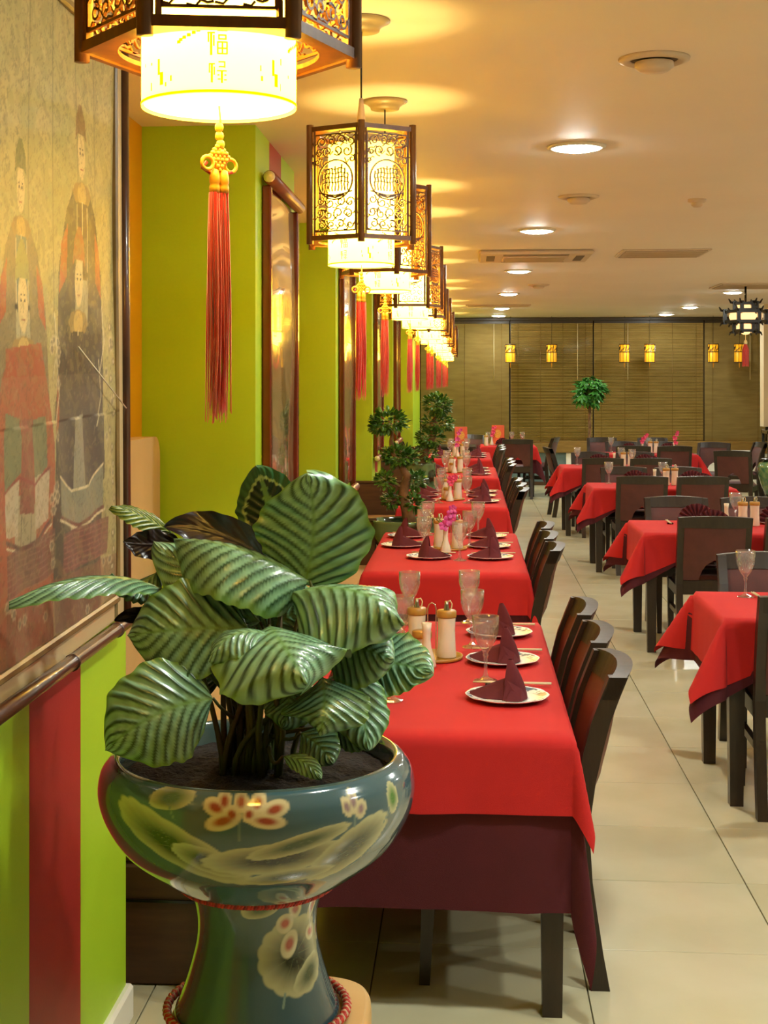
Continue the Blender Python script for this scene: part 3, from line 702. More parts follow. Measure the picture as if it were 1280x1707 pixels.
# ================================================================== CHAIRS
def make_chair(kind):
    pm = 'padbrown' if kind == 'left' else 'pad'
    t = thing('dining_chair', '', 'chair')
    def back_y(z):                       # curve of the back post
        P = [(0, -.262), (.12, -.240), (.30, -.214), (.45, -.205), (.60, -.226), (.75, -.264), (.885, -.318)]
        for (a, b), (c, d) in zip(P, P[1:]):
            if z <= c: return b + (d - b) * (z - a) / (c - a)
        return P[-1][1]
    zs = [0, .1, .2, .3, .4, .45, .5, .58, .66, .74, .81, .868]
    def sweep(mb, x0, x1, z_list, dep, off=0.0, edge=0.0):
        v = []
        for z in z_list:
            y = back_y(z) + off
            v += [(x0, y - dep / 2, z), (x1, y - dep / 2, z), (x1, y + dep / 2, z), (x0, y + dep / 2, z)]
        f = [(3, 2, 1, 0), tuple((len(z_list) - 1) * 4 + j for j in range(4))]
        for i in range(len(z_list) - 1):
            for j in range(4): f.append((i * 4 + j, i * 4 + (j + 1) % 4, i * 4 + 4 + (j + 1) % 4, i * 4 + 4 + j))
        mb.add(v, f)
    for s in (-1, 1):
        mb = MB(); x0, x1 = sorted((s * .182, s * .222)); sweep(mb, x0, x1, zs, .052); obj('leg', mb, 'chairwood', t)       # rear post and leg in one
        mb = MB().beam((s * .20, .225, 0), (s * .20, .205, .44), .030, .030, wx2=.044, wy2=.044); obj('leg', mb, 'chairwood', t)
    rail = MB(); v = []; n = 10                                     # bowed top rail
    for i in range(n + 1):
        x = -.222 + .444 * i / n; bow = -.035 * (1 - (x / .222) ** 2); cr = .012 * (1 - (x / .222) ** 2)
        for (z, d) in ((.805, -.022), (.805, .022), (.868 + cr, .022), (.868 + cr, -.022)):
            v.append((x, back_y(z) + bow + d, z))
    f = [(0, 1, 2, 3), tuple(n * 4 + j for j in (3, 2, 1, 0))]
    for i in range(n):
        for j in range(4): f.append((i * 4 + j, i * 4 + 4 + j, i * 4 + 4 + (j + 1) % 4, i * 4 + (j + 1) % 4))
    rail.add(v, f); obj('top_rail', rail, 'chairwood', t)
    # upholstered back with an arched hand-hole at the bottom
    mb = MB(); nx, nz = 14, 10; Z0, Z1 = .475, .806
    def hole(z):                                                    # half width of the hole at height z
        return 0 if z > .572 else .052 + .036 * (1 - (z - Z0) / (.572 - Z0)) ** .6
    for s in (-1, 1):
        rows = []
        for k in range(nz + 1):
            z = Z0 + (Z1 - Z0) * k / nz
            if abs(z - .572) < .02: z = .572
            hx = hole(z); row = []
            for i in range(nx // 2 + 1):
                x = s * (hx + (.184 - hx) * i / (nx // 2)); row.append((x, z))
            rows.append(row)
        for side in (-1, 1):
            P = [[(x, back_y(z) - .035 * (1 - (x / .222) ** 2) * min(1, (z - Z0) / .1) + side * (.018 + .010 * math.sin(PI * (z - Z0) / (Z1 - Z0)) * (1 - (x / .2) ** 4)), z) for x, z in row] for row in rows]
            if (side * s) > 0: P = [r_[::-1] for r_ in P]
            mb.grid(P)
        for (i_, k_) in ((0, 0), (-1, 0)):
            pass
        # rim of the hole and bottom edge
        P = [[(rows[k][0][0], back_y(rows[k][0][1]) - .035 * min(1, (rows[k][0][1] - Z0) / .1) + sd * .019, rows[k][0][1]) for k in range(nz + 1) if rows[k][0][1] <= .573] for sd in (-1, 1)]
        if len(P[0]) > 1: mb.grid(P, smooth=False)
        P = [[(x, back_y(Z0) + sd * .019, Z0) for x, z in rows[0]] for sd in (-1, 1)]; mb.grid(P, smooth=False)
    P = [[(s * .054, back_y(.572) - .034 + sd * .022, .572) for s in (-1, 0, 1)] for sd in (-1, 1)]; mb.grid(P, smooth=False)
    obj('backrest', mb, pm, t)
    mb = MB().box(-.184, .184, back_y(.42) - .018, back_y(.42) + .018, .385, .475, bev=.004); obj('lower_rail', mb, 'chairwood', t)
    fr = MB()
    for s in (-1, 1): fr.box(s * .20 - .018, s * .20 + .018, -.185, .185, .375, .435)
    fr.box(-.182, .182, .178, .212, .375, .435)
    obj('seat_frame', fr, 'chairwood', t)
    for s in (-1, 1): obj('stretcher', MB().box(s * .20 - .012, s * .20 + .012, -.20, .185, .245, .275), 'chairwood', t)
    P = []; n = 12                                                   # cushion
    for i in range(n + 1):
        row = []
        for j in range(n + 1):
            u, v_ = -1 + 2 * i / n, -1 + 2 * j / n
            e = (1 - abs(u) ** 5) * (1 - abs(v_) ** 5); row.append((.205 * v_, .015 + .195 * u, .437 + .048 * min(1, e * 1.6) ** .5 + .008 * e))
        P.append(row)
    mb = MB().grid(P)
    mb.box(-.205, .205, -.18, .21, .436, .44); obj('seat', mb, pm, t)
    return proto(t)
CHL, CHR = make_chair('left'), make_chair('right')

# ================================================================== TABLES AND CLOTHS
TH = .745
def table(xl, xr, yn, yf, lb, grp):
    cx, cy, hw, hd = (xl + xr) / 2, (yn + yf) / 2, (xr - xl) / 2, (yf - yn) / 2
    t = thing('dining_table', lb, 'table', (cx, cy, 0), 0, grp)
    obj('tabletop', MB().box(-hw + .004, hw - .004, -hd + .004, hd - .004, TH - .03, TH, bev=.004), 'chairwood', t)
    obj('apron', MB().box(-hw + .05, hw - .05, -hd + .05, hd - .05, TH - .09, TH - .031), 'chairwood', t)
    for sx in (-1, 1):
        for sy in (-1, 1):
            x, y = sx * (hw - .045), sy * (hd - .05)
            obj('leg', MB().beam((x, y, 0), (x, y, TH - .09), .052, .052, wx2=.066, wy2=.066, up=(0, 1, 0)), 'chairwood', t)
    return t
def cloth(name, m, xl, xr, yn, yf, z0, ox, oy, al, bulge, seed, lb, cat, grp, off=.0, bias=0.0, lift=0.0):
    """cloth laid over the table, hanging ox / oy past its edges; the corners fall as folds"""
    cx, cy, W, D = (xl + xr) / 2, (yn + yf) / 2, (xr - xl) / 2 + off, (yf - yn) / 2 + off
    rr = random.Random(seed); ph = [rr.uniform(0, 6.28) for _ in range(8)]
    def axis(H, o, nin, nout):
        return [-H - o + o * i / nout for i in range(nout)] + [-H + 2 * H * i / nin for i in range(nin + 1)] + [H + o * (i + 1) / nout for i in range(nout)]
    X, Y = axis(W, ox, 14, 12), axis(D, oy, 22 if D > W else 14, 12); P = []
    for y in Y:
        row = []
        for x in X:
            a, b = max(0, abs(x) - W), max(0, abs(y) - D); sx, sy = (1 if x > 0 else -1), (1 if y > 0 else -1)
            r = math.hypot(a, b); e = min(1, r / .02)
            bu = bulge * (e + .4 * r / max(ox, oy))
            if a == 0 and b == 0:
                z = z0 + .0006 * (math.sin(x * 9 + ph[0]) * math.sin(y * 7 + ph[1])); px, py = x, y
            elif b == 0:
                rip = .010 * math.sin(y * 13 + ph[2]) * (a / ox) ** 1.4 + .005 * math.sin(y * 29 + ph[3]) * (a / ox)
                px, py, z = sx * (W + bu + abs(rip) * .6 + rip * .4), y, z0 - a + .004 * e
            elif a == 0:
                rip = .012 * math.sin(x * 12 + ph[4]) * (b / oy) ** 1.4 + .005 * math.sin(x * 31 + ph[5]) * (b / oy)
                px, py, z = x, sy * (D + bu + abs(rip) * .6 + rip * .4), z0 - b * (1 - lift * min(1, max(0, (W - abs(x)) / .22))) + .004 * e
            else:
                phi = math.atan2(b, a); q = math.sin(2 * phi); A = al * q
                A2 = A + .05 * math.sin(4 * phi)
                ph2 = phi + bias * q * (1 if sx * sy < 0 else -1)
                h = r * math.sin(A2); 
                px = sx * (W + bu * math.cos(phi) + h * math.cos(ph2)); py = sy * (D + bu * math.sin(phi) + h * math.sin(ph2)); z = z0 - r * math.cos(A) + .004 * e
            row.append((px + 0, py, z))
        P.append(row)
    mb = MB().grid(P); o = obj(name, mb, m, None, (cx, cy, 0)); tag(o, lb, cat, grp); return o

# ================================================================== TABLEWARE
def goblet():
    t = thing('goblet', '', 'glass')
    mb = MB(); n = 16
    prof = [(.015, .098), (.0235, .112), (.0305, .127), (.0355, .142), (.039, .157), (.041, .170)]
    v = []; f = []
    for i, (r, z) in enumerate(prof):                                # diamond-cut bowl
        for j in range(n * 2):
            a = PI * j / n; rr = r * (1 + (.035 if (j + i) % 2 else -.035) * (1 if 0 < i < 5 else 0)); v.append((rr * math.cos(a), rr * math.sin(a), z))
    k = n * 2
    for i in range(len(prof) - 1):
        for j in range(k):
            q = (i * k + j, i * k + (j + 1) % k, (i + 1) * k + (j + 1) % k, (i + 1) * k + j)
            if (i + j) % 2: f += [(q[0], q[1], q[2]), (q[0], q[2], q[3])]
            else: f += [(q[0], q[1], q[3]), (q[1], q[2], q[3])]
    mb.add(v, f)
    mb.lathe([(.041, .170), (.0418, .203), (.0395, .203), (.0385, .165), (.033, .140), (.023, .118), (.012, .106), (.0005, .103)], k)
    mb.lathe([(.015, .098), (.010, .092), (.0075, .086)], k)
    obj('bowl', mb, 'glass', t)
    mb = MB().lathe([(.0075, .086), (.010, .080), (.006, .070), (.0055, .035), (.008, .020), (.012, .012)], 8, smooth=False)
    obj('stem', mb, 'glass', t)
    mb = MB(); prof = [(.0005, .014), (.012, .012), (.024, .006), (.035, .003), (.0355, .0015), (.034, 0), (.0005, 0)]
    v = []; n = 16
    for i, (r, z) in enumerate(prof):
        for j in range(n): a = 2 * PI * j / n; rr = r * (1 + (.04 if j % 2 else 0) * (i in (2, 3, 4))); v.append((rr * math.cos(a), rr * math.sin(a), z))
    mb.add(v, [(i * n + j, i * n + (j + 1) % n, (i + 1) * n + (j + 1) % n, (i + 1) * n + j) for i in range(len(prof) - 1) for j in range(n)])
    obj('foot', mb, 'glass', t)
    return proto(t)
GOB = goblet()
PLATE = None
def plate_mesh():
    mb = MB(); prof = [(.0005, .004), (.072, .004), (.084, .007), (.118, .015), (.122, .0165), (.1225, .0155), (.118, .012), (.084, .003), (.072, 0), (.0005, 0)]
    n = 40; v = []
    for i, (r, z) in enumerate(prof):
        for j in range(n): a = 2 * PI * j / n; rr = r * (1 + .014 * math.cos(a * 10) * (r > .1)); v.append((rr * math.cos(a), rr * math.sin(a), z))
    return mb.add(v, [(i * n + j, i * n + (j + 1) % n, (i + 1) * n + (j + 1) % n, (i + 1) * n + j) for i in range(len(prof) - 1) for j in range(n)], 0, True)
PLM = mesh_of('plate', plate_mesh(), 'plate')
def napkin_peak():
    """napkin folded to an upright pointed hood with a long tail; tail towards -x"""
    mb = MB()
    # hood: half cone of cloth, open to the tail, with a second inner fold
    for (s, rb, h, lean, dz) in ((1, .043, .112, -.004, 0), (.8, .034, .094, -.006, .002)):
        P = []; n = 14
        for i in range(9):
            u = i / 8; row = []
            for j in range(n + 1):
                a = -PI * .62 + PI * 1.24 * j / n; r = rb * ((1 - u ** 1.7) ** .9 * .85 + .15 * (1 - u)) * (1 + .12 * math.cos(3 * a + u * 2)) * .8 + .0095
                row.append((r * math.cos(a) * 1.0 + lean * u * 1.6 + .018, r * math.sin(a) * .82, dz + h * u ** .92))
            P.append(row)
        mb.grid(P)
    # flap across the front of the hood
    mb.add([(.055, -.046, .001), (.0, -.050, .001), (.012, -.036, .056), (.052, -.028, .034), (.066, -.010, .002)], [(0, 1, 2, 3), (0, 3, 4)])
    mb.add([(.05, -.051, .0), (.01, -.056, .0), (.022, -.044, .03), (.05, -.040, .022)], [(0, 1, 2, 3)])
    # tail: a long tapering roof-like fold
    P = []
    for i in range(10):
        u = i / 9; x = .02 - .125 * u; wd = .040 * (1 - .35 * u) * (1 if u < .85 else 1 - (u - .85) * 3); hh = .050 * (1 - u) ** 1.1 + .014; row = []
        for j in range(9):
            q = -1 + 2 * j / 8; row.append((x, q * wd * 1.0 - .006 * u, .001 + hh * (1 - abs(q) ** 1.3) + .002 * math.sin(q * 9 + u * 4)))
        P.append(row)
    mb.grid(P)
    P2 = [[(p[0], p[1], .0005) for p in (row[0], row[-1])] for row in P]; mb.grid(P2)
    return mesh_of('napkin_fold', mb, 'napkin')
NPM = napkin_peak()
def napkin_fan():
    mb = MB(); n = 22
    for s in (0,):
        P = []
        for i in range(n + 1):
            a = PI * (-.02 + 1.04 * i / n); zig = (.012 if i % 2 else -.012)
            row = [(0 + .008 * math.cos(a), zig * .25, .008 + .004 * math.sin(a)), (.055 * math.cos(a), zig * .8, .010 + .052 * math.sin(a)), (.108 * math.cos(a), zig * 1.3, .012 + .100 * math.sin(a))]
            P.append(row)
        mb.grid(P, smooth=False)
        P2 = [[(p[0], p[1] + .003, p[2]) for p in row] for row in P][::-1]; mb.grid(P2, smooth=False)
    mb.add([(-.03, -.03, 0), (.03, -.03, 0), (.03, .04, 0), (-.03, .04, 0), (-.012, 0, .03), (.012, 0, .03)], [(0, 1, 5, 4), (2, 3, 4, 5), (1, 2, 5), (3, 0, 4)])
    return mesh_of('fan_fold', mb, 'napkin')
NFM = napkin_fan()
STM = mesh_of('chopstick', MB().tube([(-.12, 0, 0), (-.06, 0, 0), (.12, 0, 0)], [.0022, .0028, .0036], 6), 'chopstick')
RSM = mesh_of('chopstick_rest', MB().prism([(-.012, 0), (.012, 0), (.012, .009), (.006, .006), (-.006, .006), (-.012, .009)], -.02, .02, 'xz'), 'blackrest', fix=True)

def bottle(name_h, spout, m='ceramic'):
    t = thing('sauce_bottle', '', 'bottle')
    h = name_h
    obj('body', MB().lathe([(.0005, 0), (.031, 0), (.033, .004), (.030, h * .35), (.0285, h * .6), (.031, h - .022), (.031, h - .02), (.0005, h - .02)], 24), 'ceramic', t)
    obj('lid', MB().lathe([(.0005, h), (.030, h), (.033, h - .003), (.0335, h - .020), (.0325, h - .024), (.0005, h - .024)], 24), 'goldband', t)
    if spout:
        mb = MB().lathe([(.0005, h + .030), (.006, h + .030), (.007, h + .018), (.010, h + .002), (.010, h), (.0005, h)], 12)
        obj('spout', mb, 'steel', t)
        obj('spout_loop', MB().tube([(.004, 0, h + .028), (.013, 0, h + .031), (.019, 0, h + .020), (.017, 0, h + .006), (.011, 0, h + .001)], .0022, 6), 'bud', t)
    return proto(t)
BT, BS = bottle(.158, True), bottle(.095, False)
def vase():
    t = thing('bud_vase', '', 'vase')
    mb = MB(); prof = [(.0005, 0), (.030, 0), (.0305, .008), (.024, .035), (.015, .065), (.0125, .09), (.0135, .12), (.0165, .145), (.013, .145), (.010, .12), (.0005, .10)]
    n = 24; v = []
    for i, (r, z) in enumerate(prof):
        for j in range(n): a = 2 * PI * j / n; rr = r * (1 + .03 * math.cos(a * 8) * (0 < i < 8)); v.append((rr * math.cos(a), rr * math.sin(a), z))
    mb.add(v, [(i * n + j, i * n + (j + 1) % n, (i + 1) * n + (j + 1) % n, (i + 1) * n + j) for i in range(len(prof) - 1) for j in range(n)], 0, True)
    obj('body', mb, 'ceramic', t); return proto(t)
VAS = vase()
TRM = mesh_of('serving_tray', MB().lathe([(.0005, .008), (.098, .008), (.102, .012), (.105, .012), (.104, .003), (.10, 0), (.0005, 0)], 32), 'goldband')
HDM = mesh_of('handle', MB().tube([(-.014, 0, .008), (-.014, 0, .165), (-.010, 0, .180), (0, 0, .186), (.010, 0, .180), (.014, 0, .165), (.014, 0, .008)], .002, 6), 'chrome')
def petal(mb, c, dx, dy, r, mi=0):
    c = Vector(c); u = Vector(dx).normalized() * r; v = Vector(dy).normalized() * r * .75; nrm = u.cross(v).normalized() * r * .25
    P = [c, c + u * .5 + v * .8, c + u * 1.2 + v * .6, c + u * 1.5 + nrm, c + u * 1.2 - v * .6, c + u * .5 - v * .8, c + u * .8 + nrm * 1.2]
    mb.add(P, [(0, 1, 6), (1, 2, 6), (2, 3, 6), (3, 4, 6), (4, 5, 6), (5, 0, 6)], mi, True)
def orchid(x, y, z, pm, lb, seed, h=.17):
    """flowering stem standing in a vase"""
    t = thing('orchid_stem', lb, 'flower', (x, y, z), 0, 'orchid stems in the vases'); rr = random.Random(seed)
    pts = [(0, 0, .045), (.004, 0, .15), (.012, 0, .15 + h * .4), (.03, -.005, .15 + h * .8), (.055, -.01, .15 + h)]
    obj('stem', MB().tube(pts, .0022, 6), 'greenstem', t)
    for q, (u, sz) in enumerate(((.25, .024), (.5, .026), (.75, .022), (1.0, .018))):
        i = min(3, int(u * 4 - .01)); f_ = u * 4 - i; p = Vector(pts[i]).lerp(Vector(pts[i + 1]), f_)
        p += Vector((rr.uniform(-.018, .018), -.012, rr.uniform(-.006, .006))); mb = MB()
        for k in range(5):
            a = 2 * PI * k / 5 + rr.uniform(0, .6); petal(mb, p, (math.cos(a), -.25, math.sin(a)), (-math.sin(a), 0, math.cos(a)), sz)
        mb.lathe([(.0005, -.004), (.005, 0), (.0005, .006)], 8, tuple(p + Vector((0, -.006, 0))))
        obj('blossom', mb, pm, t)
    return t
def sprig(x, y, z, lb, seed):
    t = thing('flower_sprig', lb, 'flower', (x, y, z)); rr = random.Random(seed); st = MB(); bd = MB()
    for k in range(5):
        a = PI + rr.uniform(-.5, .5); l = rr.uniform(.05, .11); e = Vector((math.cos(a) * l, rr.uniform(-.02, .02), .175 + rr.uniform(.0, .05))); st.tube([(0, 0, .06), (0, 0, .145), tuple(e * .6 + Vector((0, 0, .07))), tuple(e)], .0013, 5)
        for q in range(4): bd.lathe([(.0005, -.005), (.005, 0), (.0005, .006)], 6, tuple(e + Vector((rr.uniform(-.02, .02), rr.uniform(-.01, .01), rr.uniform(-.01, .012)))))
    o = obj('twigs', st, 'greenstem', t); o2 = obj('buds', bd, 'bud', t); o2['kind'] = 'stuff'; return t

ZT = TH + .0065       # top of the red cloth
def setting(x, y, side, where, kind, sticks=True, gx=0, gy=0, jit=True, glass=True, grp=''):
    """one place setting: side +1 = tail of napkin points to -x"""
    jr = random.Random(int(x * 977 + y * 131)); dx, dy = (jr.uniform(-.008, .008), jr.uniform(-.012, .012)) if jit else (0, 0)
    x += dx; y += dy
    p = obj('plate', PLM, None, None, (x, y, ZT), (0, 0, jr.uniform(0, 6))); tag(p, 'blue-rimmed white plate ' + where, 'plate', 'dinner plates ' + grp)
    if kind == 'peak':
        nk = obj('napkin', NPM, None, None, (x - side * .005, y, ZT + .0055), (0, 0, (0 if side > 0 else PI) + jr.uniform(-.3, .15)))
        tag(nk, 'burgundy peaked napkin ' + where, 'napkin', 'peaked napkins ' + grp)
    else:
        nk = obj('napkin', NFM, None, None, (x, y, ZT + .0055), (0, 0, jr.uniform(-.3, .3))); nk.scale = (1.15, 1.1, 1.12); tag(nk, 'burgundy fan-folded napkin ' + where, 'napkin', 'fan napkins ' + grp)
    if glass:
        place(GOB, (x + gx, y + gy, ZT), jr.uniform(0, 1), 'cut crystal goblet ' + where, 'crystal goblets ' + grp)
    if sticks:
        cxs = x + (0.02 if kind == 'peak' else -.185); cys = y + (.185 if kind == 'peak' else 0); rz = jr.uniform(-.06, .06) + (0 if kind == 'peak' else PI / 2)
        for q in (-1, 1):
            d = Vector((-math.sin(rz), math.cos(rz))) * q * .0045
            s = obj('chopstick', STM, None, None, (cxs + d.x, cys + d.y, ZT + .0098), (0, 0, rz)); tag(s, (('farther ' if q > 0 else 'nearer ') if kind == 'peak' else ('left ' if q > 0 else 'right ')) + 'pale chopstick ' + where, 'chopstick', 'chopstick pair ' + where)
        e = Vector((math.cos(rz), math.sin(rz))) * (-.07 * side)
        s = obj('chopstick_rest', RSM, None, None, (cxs + e.x, cys + e.y, ZT), (0, 0, rz)); tag(s, 'black chopstick rest ' + where, 'chopstick rest', 'black chopstick rests')

# ------------------------------------------------------------------ left row: five long tables end-on along the benches
LROW = [(-.52, .268, 3.78, 5.58, [4.22, 4.78, 5.30]), (-.51, .285, 7.02, 8.90, [7.60, 8.12, 8.64]), (-.52, .285, 10.75, 12.55, [11.2, 11.75, 12.2]),
        (-.50, .29, 14.15, 15.95, [14.6, 15.1, 15.6]), (-.50, .28, 17.6, 19.4, [18.0, 18.5, 19.0])]
RO = ['nearest', 'second', 'third', 'fourth', 'fifth']
for k, (xl, xr, yn, yf, ys) in enumerate(LROW):
    nmt = RO[k] + ' left-row table'
    table(xl, xr, yn, yf, 'dark-legged dining table under cloths, %s of the row beside the left benches' % RO[k], 'tables of the left row')
    cloth('under_cloth', 'marooncloth', xl, xr, yn, yf, TH + .003, .46, .46, .09, .008, 10 + k, 'long maroon under-cloth hanging below the red one on the ' + nmt, 'tablecloth', 'maroon under-cloths')
    cloth('tablecloth', 'redcloth', xl, xr, yn, yf, TH + .0058, .215, .205, .17, .014, 30 + k, 'bright red cloth spread on the ' + nmt, 'tablecloth', 'red top cloths', off=.003)
    pos = ['nearest', 'middle', 'farthest']
    for i, y in enumerate(ys):
        for side, nm_ in ((1, 'aisle'), (-1, 'bench')):
            x = .115 if side > 0 else -.365
            if k == 1 and side < 0 and i == 0: x = -.205
            gx, gy = (-.06, .255) if side > 0 else (.125, .0)
            if k == 0 and side > 0: gx = (-.06, -.10, -.11)[i]
            if k == 0 and side < 0: gx, gy = .14, (-.05, .1, .2)[i]
            if k == 1: gx, gy = ((-.16, -.11, -.05)[i], (-.1, .06, .12)[i]) if side > 0 else ((-.03 if i == 0 else .12), .12)
            if k >= 2: gx, gy = (-.13 if side > 0 else .14), -.08 + .05 * i
            setting(x, y, side, 'at the %s seat, %s side of the %s' % (pos[i], nm_, nmt), 'peak', sticks=(k < 3), gx=gx, gy=gy, grp='on the ' + nmt, jit=(k > 0), glass=not (k >= 2 and i == 1))
    # chairs on the aisle side
    cys = {0: [4.20, 4.74, 5.28], 1: [7.20, 7.74, 8.28], 2: [11.05, 11.6, 12.2], 3: [14.4, 14.95, 15.5], 4: [17.85, 18.4, 18.95]}[k]
    for i, y in enumerate(cys):
        place(CHL, (.097 + R.uniform(-.006, .008) + (.0, .02, .0, .02, .01)[k], y, 0), PI / 2 + R.uniform(-.02, .02), '%s russet-backed dark chair on the aisle side of the %s' % (pos[i], nmt), 'aisle chairs of the left row')
    # condiments
    tx = {0: (-.122, 4.83), 1: (-.11, 8.02), 2: (-.13, 11.45), 3: (-.13, 15.0), 4: (-.12, 18.2)}[k]
    s = obj('serving_tray', TRM, None, None, (tx[0], tx[1], ZT)); tag(s, 'small round bamboo cruet tray on the ' + nmt, 'tray', 'cruet trays')
    s = obj('tray_handle', HDM, None, s, (0, .01, 0))
    place(BT, (tx[0] + .05, tx[1] - .02, ZT + .0085), .3, 'tall white sauce bottle with gold lid, right of its tray, on the ' + nmt, 'sauce bottles')
    place(BT, (tx[0] - .052, tx[1] + .03, ZT + .0085), .1, 'tall white sauce bottle with gold lid, left of its tray, on the ' + nmt, 'sauce bottles')
    if k in (0, 2, 3): place(BS, (tx[0] - .032, tx[1] - .056, ZT + .0085), 0, 'short white pot with gold lid on the ' + nmt, 'short sauce pots')
    vx, vy = (tx[0] - .013, tx[1] - .155)
    place(VAS, (vx, vy, ZT), 0, 'flared white bud vase on the ' + nmt, 'bud vases')
    if k == 1: 
        orchid(vx, vy, ZT, 'orchid', 'magenta orchid stem in the vase on the second left-row table', 3, .09); sprig(vx, vy + .0, ZT, 'cream bud sprig leaning left in the vase on the second left-row table', 4)
    if k == 2: orchid(vx, vy, ZT, 'orchidred', 'small crimson orchid stem in the vase on the third left-row table', 5, .04)
    if k == 4: orchid(vx, vy, ZT, 'orchid', 'pale magenta orchid stem in the vase on the fifth left-row table', 8, .2)

# ------------------------------------------------------------------ end table before the blinds with big menu cards
table(.20, 1.00, 21.3, 22.1, 'dark-legged square table at the end of the left row, before the blinds', 'tables of the left row')
cloth('under_cloth', 'marooncloth', .20, 1.00, 21.3, 22.1, TH + .003, .4, .4, .3, .012, 51, 'maroon under-cloth on the end table before the left blinds', 'tablecloth', 'maroon under-cloths')
cloth('tablecloth', 'redcloth', .20, 1.00, 21.3, 22.1, TH + .0058, .2, .2, .3, .018, 52, 'bright red cloth on the end table before the left blinds', 'tablecloth', 'red top cloths', off=.003)
place(CHR, (.72, 21.15, 0), 0, 'maroon-backed chair with its back to the camera, before the end table', 'chairs at the end table')
place(CHR, (1.02, 21.75, 0), PI / 2 - .25, 'dark chair turned sideways at the right of the end table', 'chairs at the end table')
place(CHR, (.05, 22.35, 0), PI, 'tall maroon chair back between the two orange menu cards', 'chairs at the end table')
place(CHR, (-.62, 19.9, 0), -PI / 2, 'dark chair standing sideways against the last lime pier', 'chairs at the end table')
def menu(x, y, z, rz, lb):
    t = thing('menu_card', lb, 'menu', (x, y, z), rz, 'orange menu cards')
    obj('cover', MB().beam((0, 0, 0), (0, .05, .30), .006, .19, up=(1, 0, 0)), 'menu', t)
    obj('rear_cover', MB().beam((0, .14, 0), (0, .056, .30), .006, .19, up=(1, 0, 0)), 'menu', t)
    mb = MB(); 
    v = [(.052 * math.cos(a), -.0055 + .17 * .16 + .052 * math.sin(a) * .165 - .002, .17 + .065 * math.sin(a)) for a in [2 * PI * i / 24 for i in range(24)]]
    mb.add(v, [tuple(range(24))]); obj('emblem', mb, 'menugold', t)
M['menu'] = mat('orange_menu', '#d8541c', '#c8461a', scale=9, rough=0.4)
M['menugold'] = mat('menu_gold', '#e0a030', '#c87c20', scale=60, rough=0.4)
menu(-.10, 21.75, TH - .02 + .0, .15, 'orange menu card with gold disc, left of the maroon chair back')
menu(.45, 21.75, ZT, -.1, 'orange menu card with gold disc, right of the maroon chair back')
table(-.52, .12, 21.35, 22.15, 'dark-legged table carrying the left menu card', 'tables of the left row')
s = obj('plate', PLM, None, None, (.52, 21.55, ZT)); tag(s, 'blue-rimmed plate on the end table before the blinds', 'plate')
s = obj('napkin', NFM, None, None, (.52, 21.55, ZT + .0055)); tag(s, 'burgundy fan-folded napkin on the end table before the blinds', 'napkin')
place(GOB, (.66, 21.72, ZT), 0, 'crystal goblet left of the two right goblets on the end table', 'crystal goblets on the end table')
place(GOB, (.82, 21.68, ZT), 0, 'rightmost crystal goblet on the end table', 'crystal goblets on the end table')
place(GOB, (.30, 21.6, ZT), 0, 'leftmost crystal goblet on the end table', 'crystal goblets on the end table')
place(BT, (.27, 21.42, ZT), 0, 'white sauce bottle on the end table before the blinds', 'sauce bottles')
place(VAS, (.36, 21.75, ZT), 0, 'white bud vase on the end table before the blinds', 'bud vases')
orchid(.36, 21.75, ZT, 'orchidred', 'crimson orchid stem beside the right orange menu card', 12, .12)

